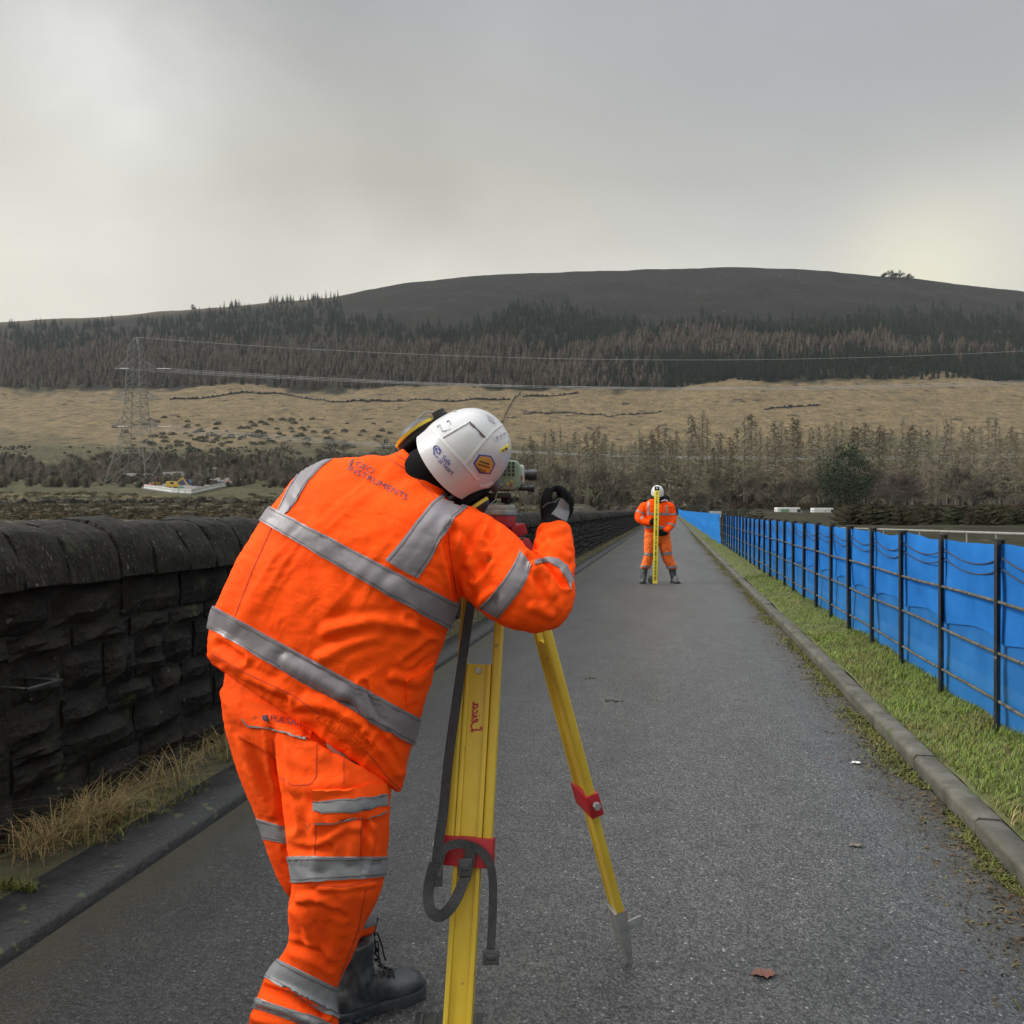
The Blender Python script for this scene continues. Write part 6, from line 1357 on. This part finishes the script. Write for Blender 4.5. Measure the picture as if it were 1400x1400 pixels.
b.rings(loft_px([sec2(320, 760, 455, 770, .125, .125), sec2(318, 850, 440, 850, .12, .12), sec2(318, 920, 412, 930, .11, .11), sec2(300, 990, 400, 990, .10, .10), sec2(275, 1062, 385, 1068, .085, .09)], 24, 4, 2.2)); b.rings(loft_px([sec2(455, 770, 592, 760, .125, .125), sec2(478, 850, 606, 850, .12, .12), sec2(500, 920, 612, 910, .11, .11), sec2(525, 990, 632, 980, .10, .10), sec2(565, 1070, 672, 1075, .085, .09)], 24, 4, 2.2))
me = voxel(b, .014, 3); fold(me, [], .011, (.7, .35), .3, 8.); smooth_on(me); me.materials.append(cloth('faded_orange_trousers', (.80, .15, .03), (.90, .19, .045), .8)); t2 = link('trousers', me, p2); tv2 = bvh_of(me)
rb(tv2, (312, 896, 412, 908), (312, 926, 410, 938), t2); rb(tv2, (495, 902, 616, 884), (500, 934, 618, 916), t2); rb(tv2, (285, 1030, 385, 1042), (280, 1050, 380, 1060), t2); rb(tv2, (555, 1048, 650, 1036), (562, 1068, 655, 1058), t2)
for (x0, x1, s) in ((318, 305, -1), (612, 636, 1)):
    b = MB(); an_ = P(*q(x0, 1080)); fl = P(*q(x1, 1205)); fl.z = .045; ch2(b, [(x0, 1060, 0, .078), (x0 + (x1 - x0) * .4, 1120, 0, .072), (x1 - 2 * s, 1175, .0, .066)]); fw = (W(.25 * s, -1, 0)).normalized(); b.ball(fl - fw * .02, (.062, .085, .06), ax=(fw.cross(lz), fw, lz)); b.ball(fl + fw * .10 + Vector((0, 0, -.0)), (.062, .11, .05), ax=(fw.cross(lz), fw, lz)); b.ball(fl + fw * .04 + Vector((0, 0, .05)), (.058, .08, .06), ax=(fw.cross(lz), fw, lz))
    me = smooth_on(voxel(b, .011, 2)); me.materials.append(m_boot); o = link('boot', me, p2)
    c0 = Vector((fl.x, fl.y, 0)); so = MB(); sd_ = fw.cross(lz); so.rings([[c0 + fw * (a * .01) + sd_ * x + lz * z for a, x in ((-11, -.03), (-9, -.055), (0, -.06), (12, -.07), (20, -.05), (22, 0), (20, .05), (12, .07), (0, .06), (-9, .055), (-11, .03))] for z in (.002, .032)]); so.build('sole', m_bp, o)
for (x, y, o_, s) in ((398, 575, -.22, 1), (512, 692, -.22, -1)):
    b = MB(); ch2(b, [(x - 34 * s, y, o_ + .04, .045), (x - 12 * s, y, o_, .05), (x + 6 * s, y + 2, o_ - .01, .045)])
    for k in range(4): ch2(b, [(x + 8 * s, y - 24 + 15 * k, o_ - .02, .019), (x + 30 * s, y - 24 + 15 * k, o_ - .06, .018), (x + 44 * s, y - 22 + 15 * k, o_ - .05, .016), (x + 42 * s, y - 20 + 15 * k, o_ - .02, .014)])
    ch2(b, [(x - 4 * s, y - 24, o_ - .02, .02), (x + 14 * s, y - 36, o_ - .03, .018), (x + 28 * s, y - 38, o_ - .02, .016)])
    me = smooth_on(voxel(b, .009, 1)); me.materials.append(m_black); link('glove', me, p2)
b = MB(); hc = P(*q(457, 262, -.05)); hu = W(0, -.30, .95).normalized(); hf = W(0, -.95, -.30).normalized(); hr_ = lx; rs = []
for k in range(14):
    ph = math.pi / 2 * max(0, k - 2) / 11; cr = math.cos(ph) ** .8 if k < 13 else .05; zo = -.04 + .02 * min(k, 2)
    rs.append([hc + hr_ * (.130 * cr * math.cos(t)) + hf * (.155 * cr * math.sin(t) * (1.1 if math.sin(t) > 0 and k < 3 else 1)) + hu * (.155 * math.sin(ph) + zo) for t in np.linspace(0, 2 * math.pi, 33)[:-1]])
b.rings(rs); ho = b.build('helmet', m_hel, p2, smooth='auto'); MB().ribbon([(hc + hf * y + hu * (.148 - 2.2 * y * y), hr_) for y in np.linspace(-.12, .12, 9)], .03, .006).build('shell_ridge', m_hel2, ho)
# staff
st = empty('levelling_staff', P(*q(432, 1230, -.33)), 'tall yellow bar-coded levelling staff held upright in front of the far person', 'staff')
m_sy = mat('yellow_staff', [(.70, .55, .03), (.80, .66, .06)], 5, .45); m_bk = mat('black_code', [(.012, .012, .012)], 5, .5)
s0, s1 = P(*q(432, 1226, -.33)), P(*q(453, 198, -.33)); s0.z = max(s0.z, .03); sa_ = (s1 - s0).normalized(); vf = (s0 - CAMP); vf.z = 0; vf.normalize(); sx_ = sa_.cross(vf).normalized(); vf = sx_.cross(sa_).normalized() * (1 if sx_.cross(sa_).dot(vf) > 0 else -1); AS = (sx_, vf, sa_); LS_ = (s1 - s0).length
MB().box((s0 + s1) / 2, .098, .03, LS_, AS).build('rail_body', m_sy, st, bevel=.004)
cb = MB(); z = .02; r_ = random.Random(4)
while z < LS_ - .1:
    h = r_.choice((.008, .012, .02, .03)); cb.box(s0 + sa_ * (z + h / 2) - vf * .0165, .034, .002, h, AS); z += h + r_.choice((.008, .012, .02, .028))
o = cb.build('bar_code', m_bk, st); tag(o, kind='stuff')
MB().box(s0 + sa_ * (LS_ - .035), .100, .036, .085, AS).build('end_cap', m_bk, st, bevel=.005); MB().box(s0 + sa_ * (LS_ - .03) - vf * .02, .028, .003, .035, AS).build('cap_mark', m_white, st)
MB().box(s0 + sa_ * .02 , .098, .036, .04, AS).build('foot_cap', m_sy, st)
fp = empty('ground_plate', Vector((s0.x, s0.y, 0)), 'round dark iron staff plate leaning behind the foot of the staff', 'staff plate'); c = P(*q(392, 1188, -.1)); c.z = .085
MB().cyl(c - vf * .012, c + vf * .012, .075, n=24).build('disc', m_gp, fp, bevel=.004, smooth='auto'); MB().tube([c + lz * .06, c + lz * .10 + sx_ * .03, c + lz * .06 + sx_ * .05], .006, 6).build('handle', m_bp, fp)
# ------------------------------------------------------------------ litter on the road
def leaf_obj(u, v, L_, m, name, lab, cat, seed=0):
    r = random.Random(seed); p = gpt(u, v); V = []; n = 14
    for i in range(n + 1):
        t = i / n; w_ = math.sin(math.pi * min(1, t * 1.02)) ** .8 * .27 * (1 + .25 * math.sin(t * 26 + seed)) ; curl = .10 * math.sin(math.pi * t) + .05 * math.sin(9 * t)
        for k, y in ((-1, -w_), (0, 0), (1, w_)): V.append(p + lx * ((t - .5) * L_) + ly * (y * L_) + lz * (.012 + L_ * (curl * (.5 if k == 0 else 1) + .10 * abs(y))))
    T = [(i * 3 + k, i * 3 + k + 1, i * 3 + k + 4, i * 3 + k + 3) for i in range(n) for k in (0, 1)]; b = MB(); b.add(V, T); b.tube([p - lx * L_ * .5 + lz * .012, p - lx * L_ * .62 + lz * .016], .0012, 5); o = b.build(name, m, smooth=True); tag(o, lab, cat); return o
m_leaf = mat('dead_leaf', [(.10, .035, .022), (.19, .075, .05)], 40, .6, .4, 90, bdist=.003); m_feather = mat('white_scrap', [(.55, .55, .52), (.65, .65, .62)], 20, .8); m_mud = mat('mud', [(.018, .014, .010), (.035, .028, .018)], 30, .9, .8, 80)
leaf_obj(1045, 1338, .085, m_leaf, 'fallen_leaf', 'curled reddish brown dead leaf lying on the near road at right', 'leaf', 1)
leaf_obj(1170, 1160, .06, mat('faded_leaf', [(.10, .08, .055), (.14, .11, .08)], 30, .8), 'fallen_leaf', 'flat faded brown leaf near the right edge of the road', 'leaf', 5)
leaf_obj(1171, 1046, .06, m_feather, 'paper_scrap', 'small white scrap lying on the road by the right kerb', 'scrap', 2)
def clod(u, v, s, lab, k):
    p = gpt(u, v); b = MB(); r = random.Random(k)
    for _ in range(6): b.ball(p + lx * r.gauss(0, s * .9) + ly * r.gauss(0, s * .7) + lz * .004, (s * r.uniform(.4, .9), s * r.uniform(.4, .9), s * .4), 8, 5)
    me = voxel(b, s * .18, 1); me.materials.append(m_mud); o = link('mud_clod', me); tag(o, lab, 'mud')
clod(806, 930, .035, 'dark mud clods in the middle of the road, the farther pair', 1); clod(836, 960, .04, 'dark mud clod on the road, nearer and right of the others', 2); clod(915, 1179, .012, 'tiny dark speck of mud beside the right tripod leg', 3)
tw = MB(); tw.tube([gpt(714, 1144) + lz * .006, gpt(745, 1140) + lz * .012, gpt(778, 1135) + lz * .008, gpt(793, 1138) + lz * .006], [.004, .0035, .003, .002], 6); tw.tube([gpt(778, 1135) + lz * .008, gpt(788, 1133) + lz * .012], .002, 5); tag(tw.build('twig', m_bark), 'thin dark twig lying across the road between the tripod legs', 'twig')
cv = empty('drain_cover', W(-.19, 2.2, 0), 'dark iron drain cover set in the road by the near tripod leg', 'drain cover'); c0 = W(-.19, 2.16, .012)
MB().box(c0, .20, .20, .006, AX).build('cover_plate', m_iron, cv, bevel=.002)
fr = MB()
for k in range(5): fr.bar(c0 + lx * (-.08 + .04 * k) - ly * .085 + lz * .006, c0 + lx * (-.08 + .04 * k) + ly * .085 + lz * .006, .008, .006)
tag(fr.build('raised_tread', m_iron, cv), kind='stuff')
